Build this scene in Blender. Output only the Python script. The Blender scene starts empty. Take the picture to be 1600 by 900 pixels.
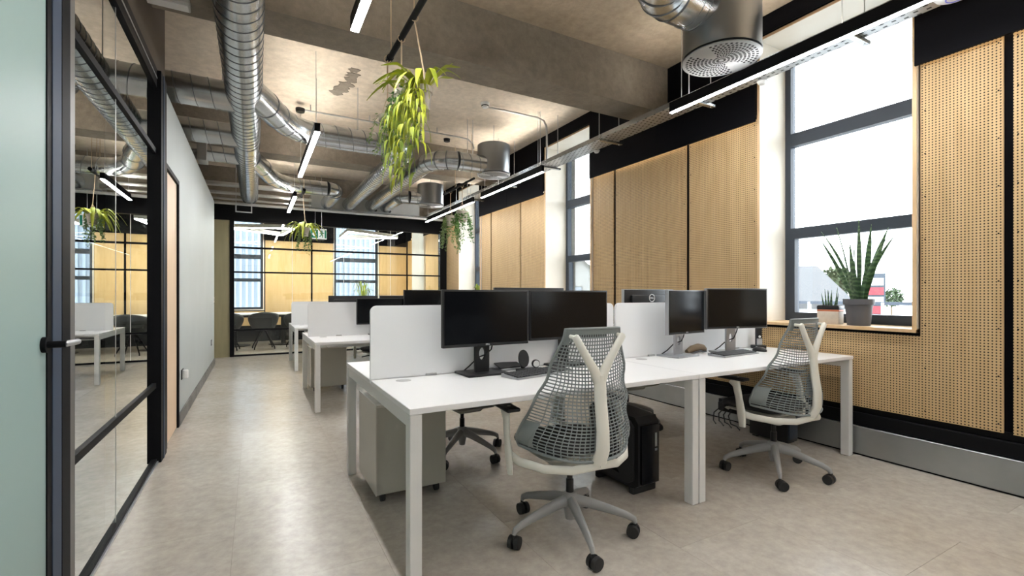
import bpy, bmesh, math, random
from mathutils import Vector, Matrix
random.seed(7)
S = bpy.context.scene
C = S.collection
PI = math.pi
# ------------------------------------------------------------------ camera
cd = bpy.data.cameras.new('camera')
cam = bpy.data.objects.new('camera', cd); C.objects.link(cam)
FPX = 731.0
cd.sensor_fit = 'HORIZONTAL'; cd.sensor_width = 36.0
cd.lens = FPX / 1600.0 * 36.0
cd.shift_y = 10.0 / 1600.0
cd.clip_start = 0.02; cd.clip_end = 300
cam.location = (0, 0, 1.18)
cam.rotation_euler = (PI / 2, 0, -math.atan(402.0 / FPX))
S.camera = cam
# ------------------------------------------------------------------ sky, portals, exposure
W = bpy.data.worlds.new('overcast_sky'); S.world = W
W.use_nodes = True
bg = W.node_tree.nodes.get('Background') or W.node_tree.nodes.new('ShaderNodeBackground')
bg.inputs[0].default_value = (0.90, 0.95, 1.0, 1)
bg.inputs[1].default_value = 4.2
S.view_settings.view_transform = 'Standard'
S.view_settings.look = 'None'
S.view_settings.exposure = 1.27
S.view_settings.gamma = 1.0
S.view_settings.use_curve_mapping = False
LED = 50.0
WINY = [-5.44, -1.99, 1.46, 4.91, 8.36, 11.81]
WINW = 1.09
def portal(loc, rot, sx, sy):
    l = bpy.data.lights.new('window_portal', 'AREA'); l.shape = 'RECTANGLE'; l.size = sx; l.size_y = sy
    l.cycles.is_portal = True
    o = bpy.data.objects.new('window_portal', l); C.objects.link(o)
    o.location = loc; o.rotation_euler = rot
for y0 in WINY[1:]:
    portal((4.34, y0 + WINW / 2, 2.17), (0, PI / 2, 0), 2.4, 1.1)   # emits towards -x

# ------------------------------------------------------------------ materials
MATS = {}
def nt(name):
    m = bpy.data.materials.new(name); m.use_nodes = True
    t = m.node_tree
    for n in list(t.nodes): t.nodes.remove(n)
    out = t.nodes.new('ShaderNodeOutputMaterial')
    return m, t, out
def N(t, typ, **kw):
    n = t.nodes.new(typ)
    for k, v in kw.items(): setattr(n, k, v)
    return n
def coords(t, scale=(1, 1, 1)):
    tc = N(t, 'ShaderNodeTexCoord'); mp = N(t, 'ShaderNodeMapping')
    mp.inputs['Scale'].default_value = scale
    t.links.new(tc.outputs['Object'], mp.inputs['Vector'])
    return mp.outputs['Vector']
def ramp(t, fac, stops):
    r = N(t, 'ShaderNodeValToRGB')
    el = r.color_ramp.elements
    while len(el) < len(stops): el.new(0.5)
    for e, (p, c) in zip(el, stops):
        e.position = p; e.color = (c[0], c[1], c[2], 1)
    t.links.new(fac, r.inputs[0]); return r.outputs[0]
def noise(t, vec, scale, detail=4, rough=0.55):
    n = N(t, 'ShaderNodeTexNoise'); n.inputs['Scale'].default_value = scale
    n.inputs['Detail'].default_value = detail; n.inputs['Roughness'].default_value = rough
    t.links.new(vec, n.inputs['Vector']); return n.outputs['Fac']
def M(name, col, rough=0.5, metal=0.0, var=None, bump=None, spec=0.5, stretch=(1, 1, 1), coat=0.0, emit=None):
    """principled material; var=(noise scale, colour2), bump=(scale, strength)"""
    if name in MATS: return MATS[name]
    m, t, out = nt(name)
    p = N(t, 'ShaderNodeBsdfPrincipled')
    p.inputs['Roughness'].default_value = rough; p.inputs['Metallic'].default_value = metal
    p.inputs['Specular IOR Level'].default_value = spec
    p.inputs['Coat Weight'].default_value = coat
    p.inputs['Base Color'].default_value = (*col, 1)
    if var or bump: v = coords(t, stretch)
    if var:
        f = noise(t, v, var[0])
        t.links.new(ramp(t, f, [(0.3, col), (0.7, var[1])]), p.inputs['Base Color'])
    if bump:
        f2 = noise(t, v, bump[0], 6)
        b = N(t, 'ShaderNodeBump'); b.inputs['Strength'].default_value = bump[1]; b.inputs['Distance'].default_value = 0.01
        t.links.new(f2, b.inputs['Height']); t.links.new(b.outputs[0], p.inputs['Normal'])
    if emit:
        p.inputs['Emission Color'].default_value = (*emit[0], 1); p.inputs['Emission Strength'].default_value = emit[1]
    t.links.new(p.outputs[0], out.inputs[0])
    MATS[name] = m; return m
def E(name, col, strength):
    if name in MATS: return MATS[name]
    m, t, out = nt(name)
    e = N(t, 'ShaderNodeEmission'); e.inputs[0].default_value = (*col, 1); e.inputs[1].default_value = strength
    t.links.new(e.outputs[0], out.inputs[0]); MATS[name] = m; return m
def glass(name, tint, k, base=0.0):
    m, t, out = nt(name)
    tr = N(t, 'ShaderNodeBsdfTransparent'); tr.inputs[0].default_value = (*tint, 1)
    gl = N(t, 'ShaderNodeBsdfGlossy'); gl.inputs['Roughness'].default_value = 0.0; gl.inputs[0].default_value = (0.95, 0.97, 0.96, 1)
    fr = N(t, 'ShaderNodeFresnel'); fr.inputs[0].default_value = 1.5
    mu = N(t, 'ShaderNodeMath', operation='MULTIPLY_ADD', use_clamp=True); mu.inputs[1].default_value = k; mu.inputs[2].default_value = base
    mx = N(t, 'ShaderNodeMixShader')
    t.links.new(fr.outputs[0], mu.inputs[0]); t.links.new(mu.outputs[0], mx.inputs[0])
    t.links.new(tr.outputs[0], mx.inputs[1]); t.links.new(gl.outputs[0], mx.inputs[2]); t.links.new(mx.outputs[0], out.inputs[0])
    MATS[name] = m; return m
def concrete(name, c1, c2, c3, scale=1.0, bump=0.5, rough=0.85):
    m, t, out = nt(name); v = coords(t)
    p = N(t, 'ShaderNodeBsdfPrincipled'); p.inputs['Roughness'].default_value = rough; p.inputs['Specular IOR Level'].default_value = 0.25
    a = ramp(t, noise(t, v, 1.1 * scale, 8, 0.62), [(0.3, c1), (0.55, c2), (0.75, c3)])
    b = ramp(t, noise(t, v, 14 * scale, 6, 0.7), [(0.3, (0.72, 0.72, 0.72)), (0.62, (1, 1, 1)), (0.8, (1.15, 1.15, 1.12))])
    mx = N(t, 'ShaderNodeMix', data_type='RGBA', blend_type='MULTIPLY'); mx.inputs[0].default_value = 0.75
    t.links.new(a, mx.inputs[6]); t.links.new(b, mx.inputs[7]); t.links.new(mx.outputs[2], p.inputs['Base Color'])
    bp = N(t, 'ShaderNodeBump'); bp.inputs['Strength'].default_value = bump; bp.inputs['Distance'].default_value = 0.02
    t.links.new(noise(t, v, 9 * scale, 10, 0.7), bp.inputs['Height']); t.links.new(bp.outputs[0], p.inputs['Normal'])
    t.links.new(p.outputs[0], out.inputs[0]); MATS[name] = m; return m
def perforated(name, c1, c2, pitch, rad):
    """plywood with a square grid of drilled holes in the y-z plane"""
    m, t, out = nt(name); tc = N(t, 'ShaderNodeTexCoord'); sep = N(t, 'ShaderNodeSeparateXYZ')
    t.links.new(tc.outputs['Object'], sep.inputs[0])
    def cell(o):
        d = N(t, 'ShaderNodeMath', operation='DIVIDE'); d.inputs[1].default_value = pitch; t.links.new(o, d.inputs[0])
        f = N(t, 'ShaderNodeMath', operation='FRACT'); t.links.new(d.outputs[0], f.inputs[0])
        s = N(t, 'ShaderNodeMath', operation='SUBTRACT'); s.inputs[1].default_value = 0.5; t.links.new(f.outputs[0], s.inputs[0])
        q = N(t, 'ShaderNodeMath', operation='POWER'); q.inputs[1].default_value = 2; 
        ab = N(t, 'ShaderNodeMath', operation='ABSOLUTE'); t.links.new(s.outputs[0], ab.inputs[0]); t.links.new(ab.outputs[0], q.inputs[0])
        return q.outputs[0]
    ad = N(t, 'ShaderNodeMath', operation='ADD'); t.links.new(cell(sep.outputs[1]), ad.inputs[0]); t.links.new(cell(sep.outputs[2]), ad.inputs[1])
    sq = N(t, 'ShaderNodeMath', operation='SQRT'); t.links.new(ad.outputs[0], sq.inputs[0])
    lt = N(t, 'ShaderNodeMath', operation='LESS_THAN'); lt.inputs[1].default_value = rad / pitch; t.links.new(sq.outputs[0], lt.inputs[0])
    v = coords(t, (6, 6, 0.7))
    w = ramp(t, noise(t, v, 3.0, 6), [(0.3, c1), (0.7, c2)])
    mx = N(t, 'ShaderNodeMix', data_type='RGBA'); t.links.new(lt.outputs[0], mx.inputs[0])
    t.links.new(w, mx.inputs[6]); mx.inputs[7].default_value = (0.035, 0.022, 0.012, 1)
    p = N(t, 'ShaderNodeBsdfPrincipled'); p.inputs['Roughness'].default_value = 0.55; p.inputs['Specular IOR Level'].default_value = 0.3
    t.links.new(mx.outputs[2], p.inputs['Base Color']); t.links.new(p.outputs[0], out.inputs[0])
    MATS[name] = m; return m
def slotted(name, col, dark):
    """galvanised tray with rows of punched slots and holes"""
    m, t, out = nt(name); v = coords(t, (1, 1, 1))
    p = N(t, 'ShaderNodeBsdfPrincipled'); p.inputs['Roughness'].default_value = 0.38; p.inputs['Metallic'].default_value = 0.85
    br = N(t, 'ShaderNodeTexBrick'); br.offset = 0.5
    br.inputs['Color1'].default_value = (*dark, 1); br.inputs['Color2'].default_value = (*dark, 1); br.inputs['Mortar'].default_value = (*col, 1)
    br.inputs['Scale'].default_value = 1.0; br.inputs['Mortar Size'].default_value = 0.016; br.inputs['Mortar Smooth'].default_value = 0
    br.inputs['Brick Width'].default_value = 0.05; br.inputs['Row Height'].default_value = 0.055
    t.links.new(v, br.inputs['Vector']); t.links.new(br.outputs[0], p.inputs['Base Color']); t.links.new(p.outputs[0], out.inputs[0])
    MATS[name] = m; return m
def striped_leaf(name, c1, c2, scale):
    m, t, out = nt(name); v = coords(t, (0.6, 0.6, 1))
    p = N(t, 'ShaderNodeBsdfPrincipled'); p.inputs['Roughness'].default_value = 0.4
    wv = N(t, 'ShaderNodeTexWave', bands_direction='Z'); wv.inputs['Scale'].default_value = scale; wv.inputs['Distortion'].default_value = 11
    wv.inputs['Detail'].default_value = 3
    t.links.new(v, wv.inputs['Vector']); t.links.new(ramp(t, wv.outputs['Fac'], [(0.35, c1), (0.85, c2)]), p.inputs['Base Color'])
    t.links.new(p.outputs[0], out.inputs[0]); MATS[name] = m; return m

concrete('raw_beam_concrete', (0.21, 0.178, 0.14), (0.29, 0.25, 0.20), (0.38, 0.33, 0.27), 1.0, 0.7)
concrete('slab_concrete', (0.61, 0.515, 0.405), (0.70, 0.60, 0.485), (0.77, 0.675, 0.56), 0.8, 0.35)
concrete('near_slab_concrete', (0.38, 0.305, 0.22), (0.50, 0.41, 0.305), (0.60, 0.50, 0.385), 0.9, 0.5)  # darker brown tone for the slab bays nearer the camera
concrete('floor_vinyl', (0.43, 0.385, 0.33), (0.505, 0.46, 0.405), (0.56, 0.52, 0.465), 1.2, 0.05, 0.27)
MATS['floor_vinyl'].node_tree.nodes['Principled BSDF'].inputs['Specular IOR Level'].default_value = 0.75
M('joint', (0.2, 0.17, 0.14), 0.7)
M('bulkhead_shade_brown', (0.085, 0.066, 0.050), 0.8, var=(2, (0.11, 0.088, 0.068)))  # shade on the bulkhead is put into this darker base colour
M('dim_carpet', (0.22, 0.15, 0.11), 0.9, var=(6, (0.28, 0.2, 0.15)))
perforated('perforated_plywood', (0.52, 0.355, 0.175), (0.60, 0.425, 0.225), 0.0178, 0.0042)
M('plywood', (0.62, 0.42, 0.22), 0.5, var=(4, (0.70, 0.50, 0.29)), stretch=(6, 6, 0.7))
M('yellow_plywood', (0.68, 0.46, 0.20), 0.5, var=(4, (0.75, 0.53, 0.26)), stretch=(6, 6, 0.7))
M('pale_oak', (0.66, 0.47, 0.31), 0.45, var=(5, (0.74, 0.55, 0.38)), stretch=(8, 8, 0.5))
M('lining', (0.80, 0.74, 0.64), 0.5, var=(3, (0.84, 0.79, 0.70)))
M('olive_panel', (0.29, 0.26, 0.145), 0.5, var=(3, (0.34, 0.30, 0.17)), stretch=(6, 6, 0.5))
M('matt_black', (0.005, 0.005, 0.006), 0.6, spec=0.12)
M('frieze_black', (0.004, 0.004, 0.0055), 0.6, var=(2, (0.0055, 0.0055, 0.0075)), spec=0.06)
M('frame_black', (0.007, 0.007, 0.008), 0.5, spec=0.06)
M('bead_grey', (0.13, 0.125, 0.12), 0.4, 0.3, spec=0.3)
M('frame_blue', (0.045, 0.06, 0.09), 0.5, spec=0.1)
M('window_grey', (0.042, 0.052, 0.068), 0.45, spec=0.3)
M('galvanised', (0.40, 0.42, 0.43), 0.25, 0.95, var=(7, (0.52, 0.54, 0.55)))
M('galvanised_dull', (0.36, 0.38, 0.38), 0.42, 0.85, var=(3, (0.44, 0.455, 0.455)))
M('seam_metal', (0.16, 0.165, 0.17), 0.45, 0.8)
M('drum_metal', (0.33, 0.345, 0.355), 0.28, 0.92)
M('conduit', (0.55, 0.55, 0.54), 0.35, 0.8)
slotted('tray_metal', (0.45, 0.46, 0.47), (0.03, 0.03, 0.03))
M('grey_paint', (0.40, 0.43, 0.42), 0.55, var=(1.5, (0.43, 0.46, 0.45)))
M('pale_paint', (0.55, 0.55, 0.52), 0.6)
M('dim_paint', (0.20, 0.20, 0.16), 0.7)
concrete('skirting_concrete', (0.16, 0.155, 0.14), (0.22, 0.21, 0.195), (0.27, 0.26, 0.24), 4, 0.2)
M('desk_white', (0.80, 0.80, 0.80), 0.32)
M('edge_ply', (0.62, 0.58, 0.50), 0.5)
M('desk_steel', (0.70, 0.70, 0.685), 0.4)
M('screen_white', (0.86, 0.87, 0.88), 0.45)
M('pedestal_grey', (0.47, 0.46, 0.40), 0.45)
M('pedestal_front', (0.60, 0.57, 0.51), 0.45)
M('grommet', (0.45, 0.45, 0.45), 0.5)
M('plastic_black', (0.009, 0.009, 0.010), 0.38, spec=0.4)
M('rubber', (0.015, 0.015, 0.015), 0.6)
M('screen_glass', (0.003, 0.0035, 0.005), 0.16, spec=0.35)
M('silver', (0.42, 0.43, 0.45), 0.35, 0.7)
M('print_white', (0.75, 0.75, 0.75), 0.5)
M('keys', (0.02, 0.02, 0.022), 0.5)
M('chair_mesh', (0.20, 0.225, 0.225), 0.5)
M('chair_cream', (0.74, 0.73, 0.66), 0.42)
M('chair_base', (0.30, 0.30, 0.295), 0.4)
M('fabric_dark', (0.02, 0.02, 0.021), 0.9)
M('seat_under', (0.42, 0.42, 0.37), 0.5)
M('terracotta_grey', (0.40, 0.35, 0.29), 0.8, var=(8, (0.47, 0.42, 0.36)))
M('pot_plastic', (0.085, 0.085, 0.095), 0.55)
M('stoneware', (0.52, 0.46, 0.39), 0.7, var=(30, (0.60, 0.54, 0.46)))
M('orange_glaze', (0.50, 0.15, 0.07), 0.5)
M('soil', (0.03, 0.02, 0.013), 0.95)
M('twine', (0.48, 0.36, 0.24), 0.9)
striped_leaf('snake_leaf', (0.03, 0.075, 0.03), (0.10, 0.18, 0.075), 9)
M('snake_edge', (0.30, 0.34, 0.10), 0.5)
M('fern_yellow', (0.42, 0.43, 0.03), 0.5, var=(9, (0.22, 0.29, 0.025)), spec=0.3)
M('fern_green', (0.17, 0.26, 0.035), 0.5, var=(9, (0.30, 0.35, 0.05)), spec=0.3)
M('ivy_green', (0.06, 0.19, 0.035), 0.5, var=(9, (0.15, 0.27, 0.06)))
M('trail_green', (0.20, 0.27, 0.09), 0.5, var=(9, (0.11, 0.20, 0.05)))
M('sign_green', (0.0, 0.20, 0.10), 0.4)
M('white_plastic', (0.80, 0.80, 0.78), 0.4)
M('brown_bag', (0.20, 0.14, 0.08), 0.8)
M('ap_ring', (0.10, 0.15, 0.75), 0.4)
M('roof_slate', (0.045, 0.048, 0.052), 0.8, var=(9, (0.065, 0.067, 0.07)))
M('render_white', (0.30, 0.30, 0.295), 0.8)
M('pale_paving', (0.5, 0.5, 0.49), 0.9)  # pale tone chosen so the ground bounces daylight up to the ceiling
M('cladding', (0.25, 0.29, 0.345), 0.6)
M('tree_leaf', (0.045, 0.07, 0.03), 0.7)
M('bark', (0.12, 0.09, 0.06), 0.9)
M('sign_red', (0.30, 0.02, 0.03), 0.5)
M('chair_shell', (0.018, 0.02, 0.022), 0.5)
M('yellow_plastic', (0.75, 0.55, 0.02), 0.5)
M('pale_wood_leg', (0.45, 0.42, 0.36), 0.5)
E('led', (0.985, 0.985, 0.985), LED)
E('added_up_glow', (1.0, 0.95, 0.87), 36.0)  # glow of the added upward strips, for pendants and window-side lights
E('added_up_glow_window', (1.0, 0.95, 0.87), 52.0)
E('led_cove', (1.0, 0.80, 0.56), 5.0)
E('led_ring', (1.0, 0.96, 0.90), 32.0)
glass('window_glass', (0.97, 0.985, 0.99), 0.8)
glass('partition_glass', (0.93, 0.955, 0.94), 1.0)
glass('corridor_glass', (0.62, 0.66, 0.60), 1.9, 0.16)
def frosted():
    m, t, out = nt('frosted_glass')
    tl = N(t, 'ShaderNodeBsdfTranslucent'); tl.inputs[0].default_value = (0.52, 0.66, 0.63, 1)
    p = N(t, 'ShaderNodeBsdfPrincipled'); p.inputs['Base Color'].default_value = (0.39, 0.52, 0.495, 1); p.inputs['Roughness'].default_value = 0.38
    mx = N(t, 'ShaderNodeMixShader'); mx.inputs[0].default_value = 0.65
    t.links.new(tl.outputs[0], mx.inputs[1]); t.links.new(p.outputs[0], mx.inputs[2]); t.links.new(mx.outputs[0], out.inputs[0])
    MATS['frosted_glass'] = m
frosted()

# ------------------------------------------------------------------ mesh builder
class MB:
    def __init__(s): s.v = []; s.f = []; s.sm = []
    def add(s, vs, fs, smooth=False, mat=None):
        o = len(s.v)
        s.v += [tuple(mat @ Vector(p)) if mat else tuple(p) for p in vs]
        s.f += [tuple(i + o for i in f) for f in fs]; s.sm += [smooth] * len(fs); return s
    def box(s, x0, x1, y0, y1, z0, z1, mat=None):
        vs = [(x, y, z) for z in (z0, z1) for y in (y0, y1) for x in (x0, x1)]
        return s.add(vs, [(0, 2, 3, 1), (4, 5, 7, 6), (0, 1, 5, 4), (2, 6, 7, 3), (0, 4, 6, 2), (1, 3, 7, 5)], False, mat)
    def rbox(s, x0, x1, y0, y1, z0, z1, b=0.01, seg=2, mat=None):
        bm = bmesh.new(); bmesh.ops.create_cube(bm, size=1)
        for v in bm.verts: v.co = Vector(((x0 + x1) / 2 + v.co.x * (x1 - x0), (y0 + y1) / 2 + v.co.y * (y1 - y0), (z0 + z1) / 2 + v.co.z * (z1 - z0)))
        bmesh.ops.bevel(bm, geom=list(bm.edges), offset=b, segments=seg, profile=0.5, affect='EDGES')
        bm.verts.index_update()
        s.add([v.co[:] for v in bm.verts], [[v.index for v in f.verts] for f in bm.faces], seg > 1, mat); bm.free(); return s
    def prism(s, poly, axis, a0, a1, mat=None, smooth=False):
        """poly: 2-d outline; axis 'x','y','z' is the extrusion axis"""
        def P(p, a): return {'x': (a, p[0], p[1]), 'y': (p[0], a, p[1]), 'z': (p[0], p[1], a)}[axis]
        n = len(poly); vs = [P(p, a0) for p in poly] + [P(p, a1) for p in poly]
        fs = [tuple(range(n)), tuple(range(2 * n - 1, n - 1, -1))] + [(i, (i + 1) % n, n + (i + 1) % n, n + i) for i in range(n)]
        return s.add(vs, fs, smooth, mat)
    def tube(s, path, r, n=12, caps=True, up=None, sq=1.0, closed=False, smooth=True):
        """sweep a circle (squashed by sq along the binormal) along a path with per-point radii"""
        P = [Vector(p) for p in path]; m = len(P)
        R = r if isinstance(r, (list, tuple)) else [r] * m
        up = Vector(up) if up else None
        prev = None; vs = []
        for i in range(m):
            if closed: d = (P[(i + 1) % m] - P[i - 1])
            elif i == 0: d = P[1] - P[0]
            elif i == m - 1: d = P[-1] - P[-2]
            else: d = (P[i + 1] - P[i]).normalized() + (P[i] - P[i - 1]).normalized()
            d.normalize()
            if up is not None: a = up - d * up.dot(d)
            elif prev is None:
                h = Vector((0, 0, 1)) if abs(d.z) < 0.9 else Vector((0, 1, 0)); a = h - d * h.dot(d)
            else: a = prev - d * prev.dot(d)
            a.normalize(); prev = a; b = d.cross(a)
            k = 1.0
            if 0 < i < m - 1 and not closed:
                c = (P[i] - P[i - 1]).normalized().dot((P[i + 1] - P[i]).normalized()); k = 1 / max(0.5, math.sqrt((1 + c) / 2))
            side = (P[i] - P[i - 1]).normalized().cross((P[i + 1] - P[i]).normalized()) if 0 < i < m - 1 else None
            for j in range(n):
                t = 2 * PI * j / n
                o = a * (math.cos(t) * R[i]) + b * (math.sin(t) * R[i] * sq)
                if side is not None and side.length > 1e-4 and k > 1.0001:
                    mdir = side.normalized().cross(d).normalized(); o += mdir * o.dot(mdir) * (k - 1)
                vs.append(P[i] + o)
        fs = []
        for i in range(m if closed else m - 1):
            for j in range(n):
                a0 = i * n + j; a1 = i * n + (j + 1) % n; b0 = ((i + 1) % m) * n + j; b1 = ((i + 1) % m) * n + (j + 1) % n
                fs.append((a0, a1, b1, b0))
        if caps and not closed: fs += [tuple(range(n - 1, -1, -1)), tuple(range((m - 1) * n, m * n))]
        return s.add(vs, fs, smooth)
    def cyl(s, p0, p1, r0, r1=None, n=16, caps=True):
        P0, P1 = Vector(p0), Vector(p1); d = (P1 - P0).normalized()
        h = Vector((0, 0, 1)) if abs(d.z) < 0.9 else Vector((0, 1, 0)); a = (h - d * h.dot(d)).normalized(); b = d.cross(a)
        r1 = r0 if r1 is None else r1
        vs = [P + (a * math.cos(2 * PI * j / n) + b * math.sin(2 * PI * j / n)) * r for P, r in ((P0, r0), (P1, r1)) for j in range(n)]
        s.add(vs, [(j, (j + 1) % n, n + (j + 1) % n, n + j) for j in range(n)], True)
        if caps: s.add(vs, [tuple(range(n - 1, -1, -1)), tuple(range(n, 2 * n))])
        return s
    def lathe(s, prof, c=(0, 0, 0), n=24, smooth=True):
        vs = []; fs = []; m = len(prof)
        for r, z in prof:
            for j in range(n): vs.append((c[0] + r * math.cos(2 * PI * j / n), c[1] + r * math.sin(2 * PI * j / n), c[2] + z))
        for i in range(m - 1):
            for j in range(n): fs.append((i * n + j, i * n + (j + 1) % n, (i + 1) * n + (j + 1) % n, (i + 1) * n + j))
        if prof[0][0] > 1e-5: fs.append(tuple(range(n - 1, -1, -1)))
        if prof[-1][0] > 1e-5: fs.append(tuple(range((m - 1) * n, m * n)))
        return s.add(vs, fs, smooth)
    def blade(s, path, widths, side, thick=0.002):
        """a leaf: lens-shaped cross-section swept along a path; side = width direction"""
        P = [Vector(p) for p in path]; vs = []; fs = []; m = len(P)
        for i in range(m):
            d = (P[min(i + 1, m - 1)] - P[max(i - 1, 0)]).normalized()
            sd = Vector(side); sd = (sd - d * sd.dot(d)).normalized(); nn = d.cross(sd)
            w = widths[i]
            vs += [P[i] - sd * w, P[i] + nn * thick, P[i] + sd * w, P[i] - nn * thick]
        for i in range(m - 1):
            for j in range(4): fs.append((i * 4 + j, i * 4 + (j + 1) % 4, i * 4 + 4 + (j + 1) % 4, i * 4 + 4 + j))
        fs += [(3, 2, 1, 0), tuple(range((m - 1) * 4, m * 4))]
        return s.add(vs, fs, True)
    def mesh(s, name, mat):
        me = bpy.data.meshes.new(name); me.from_pydata(s.v, [], s.f); me.update()
        me.polygons.foreach_set('use_smooth', s.sm)
        me.materials.append(MATS[mat]); return me
    def build(s, name, mat, parent=None, label=None, kind=None, loc=None):
        me = s.mesh(name, mat)
        o = bpy.data.objects.new(name, me); C.objects.link(o)
        if any(s.sm):
            try: me.set_sharp_from_angle(angle=math.radians(40))
            except Exception: pass
        if parent: o.parent = parent
        if label: o['label'] = label
        if kind: o['kind'] = kind
        if loc: o.location = loc
        return o
def B(*a, **k): return MB().box(*a, **k)
def RB(*a, **k): return MB().rbox(*a, **k)
def tag(o, label, cat, group=None):
    o['label'] = label; o['category'] = cat
    if group: o['group'] = group
    return o
def thing(name, label, cat, loc=(0, 0, 0), rz=0.0, group=None):
    o = bpy.data.objects.new(name, None); C.objects.link(o); o.empty_display_size = 0.1
    o.location = loc; o.rotation_euler = (0, 0, rz); return tag(o, label, cat, group)
def struct(name, label=None):
    o = bpy.data.objects.new(name, None); C.objects.link(o); o['kind'] = 'structure'
    o['label'] = label or name.replace('_', ' '); o['category'] = name.split('_')[0]; return o
def inst(src, parent=None, loc=(0, 0, 0), rz=0.0):
    c = src.copy(); C.objects.link(c); c.parent = parent; c.location = loc; c.rotation_euler = (0, 0, rz); return c
def copy_tree(o, parent=None):
    c = o.copy(); C.objects.link(c); c.parent = parent
    for ch in list(o.children): copy_tree(ch, c)
    return c
def place(src, loc, rz, label, group=None):
    c = copy_tree(src); c.location = loc; c.rotation_euler = (0, 0, rz); c['label'] = label
    if group: c['group'] = group
    return c
def text_mesh(name, body, size, mat, parent, M4, depth=0.0006):
    cu = bpy.data.curves.new(name, 'FONT'); cu.body = body; cu.size = size; cu.extrude = depth; cu.align_x = 'CENTER'; cu.align_y = 'CENTER'
    t = bpy.data.objects.new(name, cu); C.objects.link(t)
    dg = bpy.context.evaluated_depsgraph_get()
    me = bpy.data.meshes.new_from_object(t.evaluated_get(dg)); bpy.data.objects.remove(t)
    me.transform(M4); me.materials.clear(); me.materials.append(MATS[mat])
    o = bpy.data.objects.new(name, me); C.objects.link(o); o.parent = parent; return o
def interp(t, pts):
    for (a, x), (b, y) in zip(pts, pts[1:]):
        if t <= b:
            u = (t - a) / (b - a); u = u * u * (3 - 2 * u); return x + (y - x) * u
    return pts[-1][1]

# ================================================================== SETTING
XR = 3.90           # face of the perforated panels on the right wall
SLAB = 3.58
# ---- floor: vinyl tiles on a screed
fl = struct('floor', 'beige stone-effect vinyl floor')
B(-4.6, 4.4, -6, 14.0, -0.15, -0.0015).build('screed', 'joint', fl)
TX, TY = 0.608, 1.216
tile_m = B(0.0006, TX - 0.0006, 0.0006, TY - 0.0006, -0.0014, 0.0).mesh('tile', 'floor_vinyl')
x = -0.09 - 1 * TX; col = 0
while x < 3.9:
    y = -0.9 - (col % 2) * TY * 0.5
    while y < 10.3:
        o = bpy.data.objects.new('tile', tile_m); C.objects.link(o); o.parent = fl; o.location = (x, y, 0); y += TY
    x += TX; col += 1
for a in ((-0.70, 3.95, -6.0, -1.6), (-0.70, 3.95, 10.3, 13.5)):
    B(*a, -0.0014, -0.0003).build('floor_sheet', 'floor_vinyl', fl)
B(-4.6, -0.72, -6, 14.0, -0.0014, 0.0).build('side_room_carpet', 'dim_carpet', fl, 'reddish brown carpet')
# ---- ceiling slab and beams
ce = struct('ceiling', 'bare concrete ceiling slab with downstand beams')
ys = [-6, -3.70, -3.36, -0.07, 0.27, 3.56, 3.90, 7.15, 7.50, 10.78, 11.12, 14.0]
for i in range(0, len(ys) - 1):
    if i % 2 == 0:
        B(-4.6, 4.4, ys[i], ys[i + 1], SLAB, SLAB + 0.2).build('slab', 'near_slab_concrete' if i < 5 else 'slab_concrete', ce)
    else:
        B(-4.6, 3.98, ys[i], ys[i + 1], 3.10, SLAB + 0.2).build('beam', 'raw_beam_concrete', ce)
rough = MB()
for bx, by, rr in ((0.93, 5.20, 0.07), (0.945, 5.32, 0.08), (0.94, 5.45, 0.09), (0.92, 5.60, 0.09), (0.89, 5.74, 0.10), (0.85, 5.86, 0.09)):
    poly = []
    for k in range(14):
        a = 2 * PI * k / 14; q = rr * random.uniform(0.6, 1.15); poly.append((bx + q * math.cos(a), by + q * math.sin(a)))
    rough.prism(poly, 'z', SLAB - 0.004 - 0.001 * rr * 10, SLAB)
rough.build('bare_patch', 'raw_beam_concrete', ce, 'rough grey scraped patch')

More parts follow.
